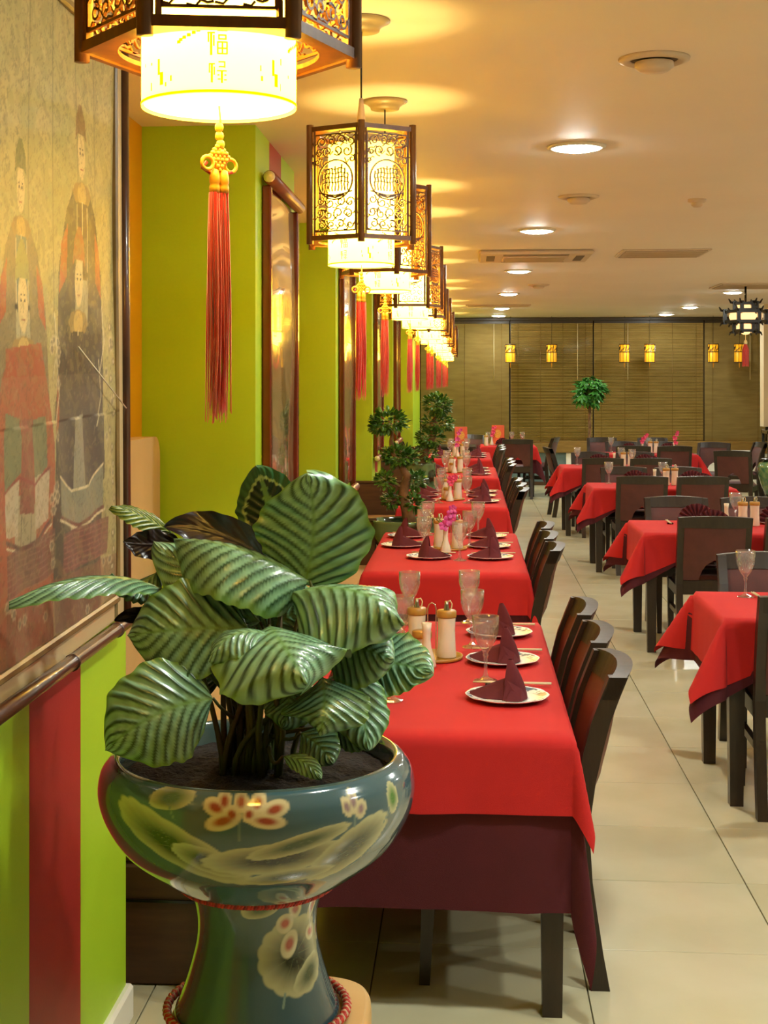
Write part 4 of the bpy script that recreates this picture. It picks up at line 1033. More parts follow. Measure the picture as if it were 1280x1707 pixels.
# ------------------------------------------------------------------ right rows: tables set crossways
RROW = [(1.02, 2.40, 5.74, 6.48), (1.10, 2.45, 9.0, 9.84), (1.12, 2.36, 12.8, 13.55), (1.06, 2.36, 15.85, 16.6), (1.75, 3.0, 18.95, 19.7)]
for k, (xl, xr, yn, yf) in enumerate(RROW):
    nmt = RO[k] + ' right-side table'
    table(xl, xr, yn, yf, 'dark-legged dining table under red cloth, %s on the right of the aisle' % RO[k], 'tables on the right')
    cloth('under_cloth', 'marooncloth', xl, xr, yn, yf, TH + .003, .31, .31, .52, .008, 60 + k, 'maroon under-cloth showing below the red corner of the ' + nmt, 'tablecloth', 'maroon under-cloths on the right', lift=.42)
    cloth('tablecloth', 'redcloth', xl, xr, yn, yf, TH + .0058, .265, .265, .60, .012, 70 + k, 'bright red cloth with hanging corners on the ' + nmt, 'tablecloth', 'red cloths on the right', off=.003, lift=.36)
    xs = [xl + .40, xl + .92]
    for i, x in enumerate(xs):
        pn = ['left', 'right'][i]
        ch = (x + .0, yn + .105, 0) if k else (xl + .315 + .53 * i, yn + .11, 0)
        place(CHR, (ch[0], ch[1], 0), R.uniform(-.02, .02), '%s chair with its back to the camera at the %s' % (pn, nmt), 'chairs on the right, backs to the camera')
        place(CHR, (x - .02, yf + (.10 if k in (0, 2, 3) else .13), 0), PI + R.uniform(-.03, .03), '%s chair facing the camera beyond the %s' % (pn, nmt), 'chairs on the right, facing the camera')
        setting(x + .02, yf - .20, 1, 'at the far %s seat of the %s' % (pn, nmt), 'fan', sticks=(k < 2), gx=-.235 if i == 0 else -.26, gy=.04, grp='on the ' + nmt, jit=False, glass=not (k == 1 and i == 0))
        if k < 4: setting(x + .05, yn + .19, 1, 'at the near %s seat of the %s' % (pn, nmt), 'fan', sticks=False, gx=-.21, gy=.0, grp='on the ' + nmt, jit=False, glass=(k in (0, 3) and i == 1))
    mx = (xs[0] + xs[1]) / 2 + .06; my = (yn + yf) / 2 + .06
    place(BT, (mx - .03, my, ZT), .2, 'left tall white sauce bottle with gold lid on the ' + nmt, 'sauce bottles')
    place(BT, (mx + .05, my + .02, ZT), .5, 'right tall white sauce bottle with gold lid on the ' + nmt, 'sauce bottles')
    place(VAS, (mx - .13, my + .03, ZT), 0, 'slim white bud vase on the ' + nmt, 'bud vases')
    if k == 4:
        orchid(mx - .13, my + .03, ZT, 'orchidred', 'crimson orchid stem at left on the far right table', 21, .1)
        place(VAS, (mx + .27, my - .1, ZT), 0, 'second white bud vase, right of centre on the fifth right-side table', 'bud vases')
        orchid(mx + .27, my - .1, ZT, 'orchidred', 'crimson orchid stem at right on the far right table', 22, .13)
for (x, y, rz, lb) in ((3.28, 17.75, -.35, 'dark chair half turned, back to the camera, right of the fifth right-side table'), (3.72, 20.0, PI / 2 + .15, 'big dark chair in profile before the low white cabinet'),
                       (3.25, 19.6, PI - .4, 'russet-padded chair between the two dark turned chairs at the right'), (1.32, 18.3, -PI / 2 + .1, 'small dark chair in profile left of the fourth right-side table'),
                       (2.0, 21.3, PI, 'chair facing the camera farthest back on the right'), (2.75, 21.3, PI, 'second chair facing the camera farthest back on the right')):
    place(CHR, (x, y, 0), rz, lb, 'loose chairs at the far right')
# ================================================================== PAINTED SURFACES (colour attribute)
class Paint:
    """tiny painter: colours for points (u, v)"""
    def __init__(s, u, v, base): s.u, s.v = u, v; s.c = np.tile(np.array(lin(base), dtype=np.float64), (len(u), 1))
    def mix(s, mask, col): m = np.clip(mask, 0, 1)[:, None]; s.c = s.c * (1 - m) + np.array(lin(col))[None, :] * m
    def noise(s, scale, seed=0):
        r = np.random.RandomState(seed); t = np.zeros(len(s.u))
        for k in range(10):
            a, b, p = r.uniform(-1, 1), r.uniform(-1, 1), r.uniform(0, 6.28); f = scale * (1 + k * .35); t += np.sin(s.u * a * f + s.v * b * f + p + 1.5 * np.sin(s.v * f * .6 + k))
        return t / 10
    def ell(s, u, v, ru, rv, col, rot=0.0, soft=.08, a=1.0, lobes=0, lamp=.1, rings=None):
        du, dv = s.u - u, s.v - v; c, n = math.cos(rot), math.sin(rot); x, y = (du * c + dv * n) / ru, (-du * n + dv * c) / rv
        q = np.sqrt(x * x + y * y)
        if lobes: q = q / (1 + lamp * np.abs(np.cos(lobes * .5 * np.arctan2(y, x))) - lamp)
        s.mix(np.clip((1 - q) / soft, 0, 1) * a, col); return q, x, y
    def poly(s, pts, col, a=1.0):
        inside = np.zeros(len(s.u), bool); n = len(pts); j = n - 1
        for i in range(n):
            (xi, yi), (xj, yj) = pts[i], pts[j]
            if yi != yj: inside ^= ((yi > s.v) != (yj > s.v)) & (s.u < (xj - xi) * (s.v - yi) / (yj - yi) + xi)
            j = i
        s.mix(inside * a, col)
    def line(s, pts, w_, col, a=1.0):
        d = np.full(len(s.u), 9.0)
        for (x0, y0), (x1, y1) in zip(pts, pts[1:]):
            l2 = (x1 - x0) ** 2 + (y1 - y0) ** 2 + 1e-12; t = np.clip(((s.u - x0) * (x1 - x0) + (s.v - y0) * (y1 - y0)) / l2, 0, 1)
            d = np.minimum(d, np.hypot(s.u - x0 - t * (x1 - x0), s.v - y0 - t * (y1 - y0)))
        s.mix(np.clip((w_ - d) / (w_ * .5), 0, 1) * a, col)

# ---- the big framed scroll painting on the near pier
PXW = -.868                                 # its plane
def W(px, py):                              # photo pixel -> (y, z) on that plane
    D = PXW * F / (px - VX); return (D, CAM_H - (py - VY) * D / F)
pw = thing('framed_painting', 'tall framed painting of robed seated ancestors on the nearest wall pier', 'painting', (XP, 3.0, 1.8))
pc = Vector((XP, 3.0, 1.8)); TILT = math.radians(1.2)
pw.rotation_euler = (TILT, 0, 0)
def PL(y, z):                               # wall (y, z) -> local, undoing the tilt
    dy, dz = y - 3.0, z - 1.8; c, s_ = math.cos(-TILT), math.sin(-TILT); return (dy * c - dz * s_, dy * s_ + dz * c)
iy1, iz1 = PL(*W(186, 85)); iy0, iz0 = PL(*W(196, 996)); iy0 = -.78; IY1 = PL(*W(187, 500))[0]
iz1 = .70; iz0 = -.655
def U(px, py): return PL(*W(px, py))
ny, nz = 340, 440
us = np.linspace(iy0, IY1, ny); vsn = np.linspace(iz0, iz1, nz); gu, gv = np.meshgrid(us, vsn)
uu, vv = gu.ravel(), gv.ravel()
pt = Paint(uu, vv, '#a89a62')
n1 = pt.noise(22, 1); n2 = pt.noise(60, 2); n3 = pt.noise(9, 4)
pt.mix((n1 > .12) * .30, '#7f8048'); pt.mix((n2 > .22) * .30, '#c0b078'); pt.mix((n3 > .2) * .28, '#8f9058'); pt.mix(((n1 < -.2) & (n2 > 0)) * .45, '#77744a')
pt.mix((vv > .1) * (n2 > .3) * .35, '#86864e')
for px in (42, 82, 122, 152): 
    y_, _ = U(px, 300); pt.line([(y_, -.05), (y_, .75)], .005, '#6f6a40', .6)
def fig(cx, top, robe, panel, hat, sc_=1.0, dark='#2d2823'):
    """a seated robed ancestor: hat, long face, wide robe with front panel, skirt and hem"""
    y0, z0 = U(cx, top); S = sc_
    P_ = lambda pts: [(y0 + a * S, z0 - b * S) for a, b in pts]
    pt.poly(P_([(-.13, .20), (-.06, .13), (.06, .13), (.13, .20), (.19, .34), (.21, .60), (.18, .86), (-.18, .86), (-.21, .60), (-.19, .34)]), robe, .92)
    pt.poly(P_([(-.17, .28), (-.12, .23), (-.13, .36), (-.19, .40)]), '#a5522c', .9); pt.poly(P_([(.17, .28), (.12, .23), (.13, .36), (.19, .40)]), '#a5522c', .9)
    pt.ell(y0, z0 - .15 * S, .085 * S, .032 * S, '#8d7440', lobes=8); pt.ell(y0, z0 - .15 * S, .04 * S, .03 * S, '#b99a55')
    pt.poly(P_([(-.045, .17), (.045, .17), (.05, .36), (-.05, .36)]), panel, .95); pt.line(P_([(0, .17), (0, .36)]), .004, '#c6b78c'); pt.line(P_([(-.045, .18), (-.05, .36)]), .003, '#c6b78c'); pt.line(P_([(.045, .18), (.05, .36)]), .003, '#c6b78c')
    pt.line(P_([(-.055, .345), (.055, .345)]), .008, dark); pt.poly(P_([(-.055, .36), (.055, .36), (.06, .62), (-.06, .62)]), '#a39a74', .9); pt.line(P_([(-.02, .36), (-.025, .6)]), .002, dark, .5); pt.line(P_([(.02, .37), (.03, .6)]), .002, dark, .5)
    pt.ell(y0, z0 - .055 * S, .034 * S, .062 * S, '#c9b27a'); pt.ell(y0 - .012 * S, z0 - .05 * S, .006 * S, .003 * S, dark); pt.ell(y0 + .012 * S, z0 - .05 * S, .006 * S, .003 * S, dark)
    pt.line(P_([(0, .052), (.002, .072), (-.003, .074)]), .0015, dark, .7); pt.line(P_([(-.010, .088), (.010, .088)]), .002, '#8a3a22'); pt.line(P_([(-.018, .04), (-.006, .038)]), .0016, dark); pt.line(P_([(.018, .04), (.006, .038)]), .0016, dark)
    pt.poly(P_([(-.05, .02), (-.04, -.035), (-.012, -.07), (.012, -.07), (.04, -.035), (.05, .02), (.03, .005), (-.03, .005)]), hat)
fig(128, 215, '#37332f', '#4a3c30', '#7f6238', .92); fig(28, 270, '#76684a', '#5e6e62', '#6f7040', .80)
fig(30, 455, '#a04a2c', '#5d6a48', '#8b8a50', 1.0); fig(124, 425, '#332c28', '#2a2420', '#8f5230', .98)
# lower robes, pleated skirts and hems
def band(pts, w_, col, a=1): pt.line([U(*p) for p in pts], w_, col, a)
def pg(pts, col, a=1): pt.poly([U(*p) for p in pts], col, a)
pg([(0, 580), (60, 570), (78, 700), (60, 860), (30, 830), (0, 835)], '#9c4a2c', .95); pg([(92, 560), (165, 555), (168, 800), (130, 850), (92, 810)], '#38302c', .95)
pg([(92, 650), (165, 640), (168, 780), (130, 845), (92, 800)], '#453c38', .95)
pg([(120, 700), (135, 690), (138, 820), (120, 822)], '#8e8a74', .9); pg([(92, 800), (118, 822), (145, 812), (166, 775), (168, 850), (128, 880), (94, 868)], '#7f8068', .9)
band([(92, 798), (118, 822), (145, 812), (166, 775)], .004, '#d0c094'); band([(94, 868), (128, 880), (168, 848)], .006, '#6a3a30'); band([(92, 872), (128, 886), (170, 852)], .004, '#cdbd92')
pg([(0, 690), (22, 700), (24, 790), (0, 830)], '#6c7550', .95); pg([(44, 700), (66, 695), (70, 780), (46, 815)], '#6c7550', .95); pg([(24, 700), (44, 700), (44, 860), (24, 862)], '#8a4a3a', .95)
pg([(0, 825), (22, 800), (22, 900), (0, 905)], '#b5a98a', .9); pg([(46, 800), (74, 785), (74, 870), (46, 890)], '#b5a98a', .9); band([(0, 828), (22, 800), (46, 812), (74, 782)], .004, '#8b3a34')
band([(0, 912), (30, 922), (52, 905), (78, 872)], .006, '#5f3b34'); band([(0, 922), (30, 928), (54, 912), (80, 878)], .003, '#cdbd92')
pg([(0, 935), (85, 885), (85, 960), (0, 1010)], '#6e4238', .85); pg([(98, 895), (175, 865), (175, 925), (98, 965)], '#6e3c36', .85)
for i in range(7): band([(0, 945 + i * 11), (85, 895 + i * 11)], .0022, '#8f6a50', .7); band([(98, 902 + i * 9), (175, 872 + i * 9)], .0022, '#8f5a48', .7)
pg([(0, 1015), (190, 925), (195, 1000), (0, 1130)], '#7c5038', .6)
rr = random.Random(9)
for i in range(34):
    px, py = rr.choice(((rr.uniform(78, 92), rr.uniform(560, 960)), (rr.uniform(170, 187), rr.uniform(560, 960)), (rr.uniform(0, 185), rr.uniform(985, 1060)))); a, b = U(px, py)
    pt.ell(a, b, .022, .016, '#c4b188', soft=.3, a=.6, lobes=6, lamp=.3); pt.ell(a, b, .010, .008, '#5f5a44', a=.7)
for i in range(16):
    y_ = IY1 - .02 - rr.uniform(0, .035); z_ = -.62 + i * .042; pt.ell(y_, z_, .018, .013, '#5d5236', soft=.4, a=.6); pt.ell(y_, z_, .008, .006, '#b8a982')
for (px, py, hx) in ((84, 520, '#c9bf9a'), (165, 510, '#c9bf9a'), (88, 600, '#c9bf9a'), (160, 600, '#c9bf9a')):
    band([(px, py), (px + 4, py + 60), (px - 3, py + 110)], .004, hx, .8)
pt.mix((vv < -.1) * .10, '#b09a80'); pt.mix((pt.noise(48, 11) > .12) * .22, '#8d8152'); pt.mix((pt.noise(95, 12) > .3) * .18, '#a89a70'); pt.mix((pt.noise(130, 13) > .22) * .3, '#4d4630')
bul = .004 * np.sin(uu * 9) * np.sin(vv * 6) + .003 * np.sin(uu * 31 + vv * 12) * (vv < -.2)
P = [[(.026 + float(bul[i * ny + j]), float(us[j]), float(vsn[i])) for j in range(ny)] for i in range(nz)]
me = mesh_of('canvas', MB().grid(P), attr_mat('painting_canvas', rough=0.6, bump=.5, coat=0.10, crough=0.2)); colour(me, pt.c)
obj('canvas', me, None, pw)
# mount, frame lines, black upright and bottom poles
oy1 = PL(*W(199, 500))[0]; fr = MB(); ot = iz1 + .11; ob = iz0 - .065
fr.box(0, .022, iy0 - .12, iy0, ob, ot); fr.box(0, .028, IY1 + .012, oy1, ob, ot); fr.box(0, .022, iy0, IY1, iz1, ot); fr.box(0, .022, iy0, IY1, ob, iz0); obj('mount', fr, 'mat_board', pw)
gf = MB()
for (y0, y1, z0, z1) in ((IY1 - .004, IY1 + .012, iz0 - .02, iz1 + .02), (iy0 - .02, iy0, iz0 - .02, iz1 + .02), (iy0, IY1, iz1, iz1 + .022), (iy0, IY1, iz0 - .02, iz0)): gf.box(.015, .036, y0, y1, z0, z1, bev=.005)
obj('inner_frame', gf, 'gilt', pw)
pp = MB().tube([(.030, oy1 + .016, ob - .02), (.030, oy1 + .016, ot)], .0135, 12); obj('upright_pole', pp, 'pole', pw)
pp = MB().tube([(.035, iy0 - .15, ob + .002), (.035, oy1 + .02, ob - .018)], .0165, 14)
for y in (-.52, .05, .45): pp.tube([(.035, y - .004, ob - .0115 - y * .0135), (.035, y + .004, ob - .0115 - y * .0135)], .0195, 14)
obj('bottom_pole', pp, 'pole', pw); obj('top_pole', MB().tube([(.035, iy0 - .15, ot + .01), (.035, oy1 + .02, ot + .01)], .0165, 14), 'pole', pw)
# clear plastic film taped over the lower half, its upper corner lifting away
fy = [iy0 + .02 + (IY1 + .012 - iy0 - .02) * i / 30 for i in range(31)]; P = []
for i in range(25):
    u = i / 24; row = []
    for j, y in enumerate(fy):
        q = j / 30; zt = iz0 + .01 + (.605 - .15 * max(0, q - .70) / .30) * u; lift = .018 * max(0, (u - .6) / .4) ** 2 * max(0, (q - .78) / .22) ** 2
        crin = .003 * math.sin(q * 23 + u * 7) + .006 * max(0, 1 - u * 7) * abs(math.sin(q * 19)); row.append((.036 + crin + lift, y, zt))
    P.append(row)
obj('plastic_film', MB().grid(P), 'film', pw)
a = Vector(P[-1][-1]); b = Vector(P[-1][21]); obj('film_edge', MB().tube([tuple(b + Vector((.002, 0, 0))), tuple(a)], .002, 5), 'ceramic', pw)

# ---- glazed hanging scrolls on the other piers
def scroll(y0, w_, lb, seed, z0, z1):
    t = thing('hanging_scroll', lb, 'scroll', (XP, y0 + w_ / 2, 0), 0, 'glazed scrolls on the lime piers'); h = w_ / 2
    nu, nv = 60, 150; gu, gv = np.meshgrid(np.linspace(-h + .05, h - .05, nu), np.linspace(z0 + .05, z1 - .06, nv)); uu, vv = gu.ravel(), gv.ravel(); p = Paint(uu, vv, '#a58e66')
    p.mix((p.noise(6, seed) > .1) * .4, '#8a6c48'); p.mix((p.noise(16, seed + 1) > .2) * .45, '#5f5238'); p.mix((np.abs(uu - .1 + .1 * np.sin(vv * 4)) < .05 + .05 * np.sin(vv * 9)) * (vv < 2.2) * .6, '#50432f')
    p.mix((vv < 1.25) * (p.noise(20, seed + 2) > .0) * .6, '#8a4a36'); p.mix((vv > 2.28) * .7, '#b59c72')
    rr = random.Random(seed)
    for q in range(5): p.poly([(h - .14, 2.26 - .05 * q), (h - .11, 2.26 - .05 * q), (h - .11, 2.22 - .05 * q), (h - .14, 2.22 - .05 * q)], '#5a3a28', .8)
    p.poly([(-h + .16, 2.38), (-h + .22, 2.38), (-h + .22, 2.31), (-h + .16, 2.31)], '#6a4a30', .8)
    P = [[(.022 + .0045 * math.sin(v * 5 + seed) * math.cos(u * 6), u, v) for u in np.linspace(-h + .05, h - .05, nu)] for v in np.linspace(z0 + .05, z1 - .06, nv)]
    me = mesh_of('painted_panel', MB().grid(P), M['scrollart']); colour(me, p.c); obj('painted_panel', me, None, t)
    for s in (-1, 1): obj('side_rail', MB().box(.002, .042, s * (h - .025) - .025, s * (h - .025) + .025, z0, z1 - .05, bev=.006), 'scrollframe', t)
    for (z, nm_) in ((z1 - .02, 'top_roller'), (z0 - .01, 'bottom_roller')):
        o = obj(nm_, MB().tube([(.04, -h - .03, z), (.04, h + .03, z)], .030, 16), 'rollerwood', t)
        for s in (-1, 1): obj('roller_knob', MB().lathe([(.0005, 0), (.018, .002), (.026, .014), (.022, .028), (.0005, .034)], 12), 'knob', o, (.04, s * (h + .03), z), (-s * PI / 2, 0, 0))
M['scrollart'] = attr_mat('scroll_art', rough=0.12, bump=0.0, coat=0.7, crough=0.03)
for k, (y0, nm_) in enumerate(((6.18, 'first glazed scroll past the big framed painting, behind the plant'), (9.88, 'second glazed scroll past the framed painting'), (13.55, 'third glazed scroll, behind the nearer bonsai'), (17.2, 'fourth glazed scroll, farther along the lime piers'))):
    scroll(y0, 1.04, nm_, 20 + k, .90 if k < 2 else .98, 2.60)

# ================================================================== BENCHES IN THE RECESSES
def bench(y0, y1, lb, high):
    t = thing('bench', lb, 'bench', ((XREC + -.68) / 2, (y0 + y1) / 2, 0), 0, 'benches along the left wall'); h = (y1 - y0) / 2; x0 = XREC + .004 - t.location.x; x1 = -.66 - t.location.x
    obj('base', MB().box(x0, x1, -h, h, .002, .335, bev=.006), 'benchbase', t)
    obj('base_band', MB().box(x0, x1 + .008, -h - .008, h + .008, .235, .242), 'blackrest', t)
    obj('seat', MB().box(x0, x1 + .015, -h + .004, h - .004, .336, .46, bev=.03), 'benchtop', t)
    n = 3; 
    for q in range(n):
        a = -h + 2 * h * q / n; b = -h + 2 * h * (q + 1) / n
        pts = []; zt = 1.46 if high else .76
        m = MB(); X = (x0, x0 + .085); r = .09
        poly = [(a + .004, .461)] + [(a + .004 + r - r * math.cos(u), zt - r + r * math.sin(u)) for u in [PI / 2 * i / 6 for i in range(7)]] + [(b - .004 - r + r * math.sin(u), zt - r + r * math.cos(u)) for u in [PI / 2 * i / 6 for i in range(7)]] + [(b - .004, .461)]
        m.prism(poly, X[0], X[1], 'yz'); obj('back_cushion', m, 'benchtop', t, fix=True)
bench(3.92, 5.96, 'tall-backed beige bench on a brown base in the first recess beside the plant', True)
for k, (y0, y1) in enumerate(((7.6, 9.6), (11.3, 13.28), (14.95, 16.95), (18.6, 20.6))):
    bench(y0, y1, 'low bench with brown base in the %s recess' % ['second', 'third', 'fourth', 'fifth'][k], False)
    t = thing('bench_end_panel', 'brown bench end panel below the lime wall of the %s pier' % ['third', 'fourth', 'fifth', 'last'][k], 'panel', (-.95, y1 + .03, 0), 0, 'brown bench end panels')
    obj('panel', MB().box(-.43, .33, -.02, .02, 0, .75, bev=.004), 'benchbase', t); obj('cap', MB().box(-.435, .335, -.026, .026, .751, .772, bev=.004), 'benchbase', t)

# ================================================================== BONSAI AND MONEY TREE
def leafcard(mb, p, d, n_, l, w_):
    d = Vector(d).normalized(); s = d.cross(Vector(n_)).normalized(); up = s.cross(d); p = Vector(p)
    mb.add([p, p + d * l * .35 + s * w_ - up * w_ * .2, p + d * l * .8 + s * w_ * .7 - up * w_ * .3, p + d * l - up * w_ * .5, p + d * l * .8 - s * w_ * .7 - up * w_ * .3, p + d * l * .35 - s * w_ - up * w_ * .2, p + d * l * .5 + up * w_ * .15],
           [(0, 1, 6), (1, 2, 6), (2, 3, 6), (3, 4, 6), (4, 5, 6), (5, 0, 6)], 0, False)
def bonsai(x, y, trunk, clumps, lb, seed, zrim, rpot, ped):
    t = thing('bonsai_tree', lb, 'potted plant', (x, y, 0), 0, 'bonsai trees by the left benches'); rr = random.Random(seed); zr = zrim
    obj('pot', MB().lathe([(.0005, zr - .30), (.10, zr - .30), (.12, zr - .29), (.18, zr - .2), (rpot * .98, zr - .09), (rpot, zr - .05), (rpot * .985, zr - .015), (rpot * 1.0, zr), (rpot * .96, zr + .006), (rpot * .92, zr - .01), (rpot * .9, zr - .04), (.0005, zr - .04)], 36), 'greenglaze', t)
    obj('soil', MB().disc(rpot * .9, zr - .035, 28), 'soil', t)
    if ped: obj('pedestal', MB().lathe([(.0005, 0), (.17, 0), (.17, .03), (.12, .08), (.10, .2), (.13, zr - .33), (.15, zr - .302), (.0005, zr - .302)], 28), 'greenglaze', t)
    tp = [Vector(p) - Vector((x, y, 0)) for p in trunk]; k = len(tp)
    obj('trunk', MB().tube(tp, [.045 * (1 - .75 * i / (k - 1)) + .006 * math.sin(i * 2.3) for i in range(k)], 10), 'bark', t)
    fo = MB(); br = MB()
    for (c, rx, rz, n) in clumps:
        c = Vector(c) - Vector((x, y, 0)); near = min(tp, key=lambda q: (q - c).length); br.tube([tuple(near), tuple((near + c) / 2 + Vector((0, 0, .01))), tuple(c)], [.014, .010, .006], 6)
        for i in range(n):
            v = Vector((rr.gauss(0, 1), rr.gauss(0, 1), rr.gauss(0, .8))).normalized(); q = rr.uniform(.45, 1.0) ** .6; p = c + Vector((v.x * rx * q, v.y * rx * q, v.z * rz * q))
            leafcard(fo, p, v + Vector((rr.uniform(-.6, .6), rr.uniform(-.6, .6), rr.uniform(-.2, .6))), (rr.uniform(-.5, .5), rr.uniform(-.5, .5), 1), rr.uniform(.035, .055), rr.uniform(.010, .016))
    obj('branches', br, 'bark', t); o = obj('foliage', fo, 'ficus', t); o['kind'] = 'stuff'
def A3(px, py, D): return tuple(at(px, py, D))
D = 9.65; b0 = at(676, 867, D)
bonsai(b0.x, D, [A3(684, 880, D), A3(680, 850, D), A3(672, 832, D), A3(673, 815, D), A3(680, 795, D), A3(668, 775, D), A3(655, 755, D), A3(652, 735, D), A3(655, 715, D)],
       [(A3(648, 702, D), .12, .065, 300), (A3(634, 712, D), .06, .035, 70), (A3(662, 760, D), .095, .06, 260), (A3(683, 762, D), .05, .04, 70), (A3(643, 800, D - .05), .05, .045, 110), (A3(693, 800, D + .05), .06, .055, 140), (A3(654, 832, D), .05, .05, 110), (A3(690, 838, D), .05, .045, 90)],
       'nearer bonsai in a dark green glazed pot between the second and third left tables', 5, b0.z, .235, True)
D = 13.35; b0 = at(700, 772, D)
bonsai(b0.x, D, [A3(704, 785, D), A3(706, 765, D), A3(712, 745, D), A3(722, 728, D), A3(720, 705, D), A3(730, 690, D), A3(728, 678, D)],
       [(A3(729, 673, D), .125, .085, 330), (A3(738, 680, D), .07, .05, 90), (A3(730, 705, D), .14, .08, 300), (A3(717, 728, D), .12, .09, 260), (A3(712, 752, D), .10, .09, 200)],
       'farther bonsai in a pale green pot before the dark blind', 6, b0.z, .15, True)
# money tree
D = 22.6; b0 = at(980, 800, D); c0 = at(978, 650, D)
t = thing('money_tree', 'round-crowned leafy potted tree with a tall thin trunk before the ochre blind', 'potted plant', (b0.x, D, 0))
obj('pot', MB().lathe([(.0005, 0), (.15, 0), (.21, .32), (.22, .36), (.20, .36), (.19, .32), (.0005, .32)], 28), 'greenglaze', t)
tk = MB()
for k in range(3):
    tk.tube([(.013 * math.cos(k * 2.09 + z * 9), .013 * math.sin(k * 2.09 + z * 9), .3 + z) for z in [1.1 * i / 20 for i in range(21)]], .012, 7)
obj('trunk', tk, 'bark', t)
lm = MB()
for k in range(5):
    a = (k - 2) * .62; d = (math.cos(a), math.sin(a), -.25 - .1 * abs(a)); leafcard(lm, (0, 0, 0), d, (0, 0, 1), .15 - .02 * abs(k - 2), .026)
lme = mesh_of('leaf', lm, 'moneyleaf'); rr = random.Random(4)
for i in range(120):
    v = Vector((rr.gauss(0, 1), rr.gauss(0, 1), rr.gauss(0, 1))).normalized(); q = rr.uniform(.4, .82); p = Vector((0, 0, c0.z)) + Vector((v.x * .30 * q, v.y * .30 * q, v.z * .28 * q))
    obj('leaf', lme, None, t, p, (rr.uniform(-.4, .4), rr.uniform(-.2, .8) - v.z * .5, math.atan2(v.y, v.x) + rr.uniform(-.5, .5)))
br = MB()
for i in range(26):
    v = Vector((rr.gauss(0, 1), rr.gauss(0, 1), rr.gauss(.2, .8))).normalized(); br.tube([(0, 0, c0.z - .27), tuple(Vector((0, 0, c0.z - .1)) + v * .06), tuple(Vector((0, 0, c0.z)) + v * .2)], [.008, .005, .003], 5)
obj('twigs', br, 'greenstem', t)
# ================================================================== THE BIG POTTED CALATHEA
PD = 2.9; SC = PD / F; PXc = 427; PX0 = (PXc - VX) * SC
def zz(py): return CAM_H - (py - VY) * SC
ZB = .392
def smooth_prof(P, n):
    out = []
    for i in range(len(P) - 1):
        p0, p1, p2, p3 = P[max(i - 1, 0)], P[i], P[i + 1], P[min(i + 2, len(P) - 1)]
        for k in range(n):
            t_ = k / n; f = lambda a, b, c, d: .5 * (2 * b + (c - a) * t_ + (2 * a - 5 * b + 4 * c - d) * t_ * t_ + (3 * b - a - 3 * c + d) * t_ ** 3)
            out.append((f(p0[0], p1[0], p2[0], p3[0]), f(p0[1], p1[1], p2[1], p3[1])))
    return out + [P[-1]]
def pot_point(a, r, z): return PX0 + r * math.sin(a), PD - r * math.cos(a), z
def to_px(a, r, z): x, y, z_ = pot_point(a, r, z); return VX + F * x / y, VY + F * (CAM_H - z_) / y
bowl = smooth_prof([(.148, .664), (.175, .672), (.225, .706), (.275, .748), (.308, .800), (.3225, .850), (.318, .892), (.303, .916), (.292, .924)], 9)
ped = smooth_prof([(.166, ZB + .004), (.168, ZB + .014), (.152, ZB + .05), (.136, ZB + .10), (.124, ZB + .15), (.1215, ZB + .19), (.126, ZB + .225), (.136, ZB + .258), (.142, ZB + .268)], 9)
USC = [.28]
def solve(prof, px, py):
    best = None
    for (r, z) in prof:
        for i in range(61):
            a = -1.5 + 3 * i / 60; q = to_px(a, r, z); d = (q[0] - px) ** 2 + (q[1] - py) ** 2
            if best is None or d < best[0]: best = (d, a, z)
    return best[1] * USC[0], best[2]
def painted(name, prof, fn, parent, base='#406068'):
    n = 420; pr = smooth_prof(prof, 3); v = []; A = np.linspace(-PI, PI, n, endpoint=False); us, vs_ = [], []
    for (r, z) in pr:
        for a in A: v.append((r * math.sin(a), -r * math.cos(a), z)); us.append(a * USC[0]); vs_.append(z)
    m = MB(); k = len(pr); m.add(v, [(i * n + j, i * n + (j + 1) % n, (i + 1) * n + (j + 1) % n, (i + 1) * n + j) for i in range(k - 1) for j in range(n)], 0, True)
    p = Paint(np.array(us), np.array(vs_), base); p.mix((p.noise(14, 3) * .5 + .5) * .25, '#375870'); fn(p, prof)
    me = mesh_of(name, m, M['glaze']); colour(me, p.c); return obj(name, me, None, parent)
M['glaze'] = attr_mat('painted_glaze', rough=0.14, coat=0.9, crough=0.04)
CRM, GRN, DRK, RED_ = '#b4b68c', '#4c6630', '#1f2b1a', '#93331a'
def lotus(p, prof, px, py, petals, s=1.0, red=RED_):
    for (dx, dy, w_, h_, rot) in petals:
        u, v = solve(prof, px + dx * s, py + dy * s); p.ell(u, v, w_ * s * SC, h_ * s * SC, '#c9c39a', rot=rot, soft=.14); 
    for (dx, dy, w_, h_, rot) in petals:
        u, v = solve(prof, px + dx * s, py + dy * s); p.ell(u, v, w_ * s * SC * .66, h_ * s * SC * .6, red, rot=rot, soft=.55, a=.95)
def pleaf(p, prof, px, py, w_, h_, rot=0, lobes=13, centre=DRK, veins=True, edge=CRM):
    u, v = solve(prof, px, py); q, x, y = p.ell(u, v, w_ * SC, h_ * SC, edge, rot=rot, soft=.05, lobes=lobes, lamp=.05)
    p.mix(np.clip((.90 - q) / .60, 0, 1) * (q < 1), centre); 
    if veins:
        th = np.arctan2(y, x); p.mix((np.abs(np.sin(th * 4.5)) < .05 / (q + .12)) * (q < .8) * (q > .08) * .28, '#8a9468')
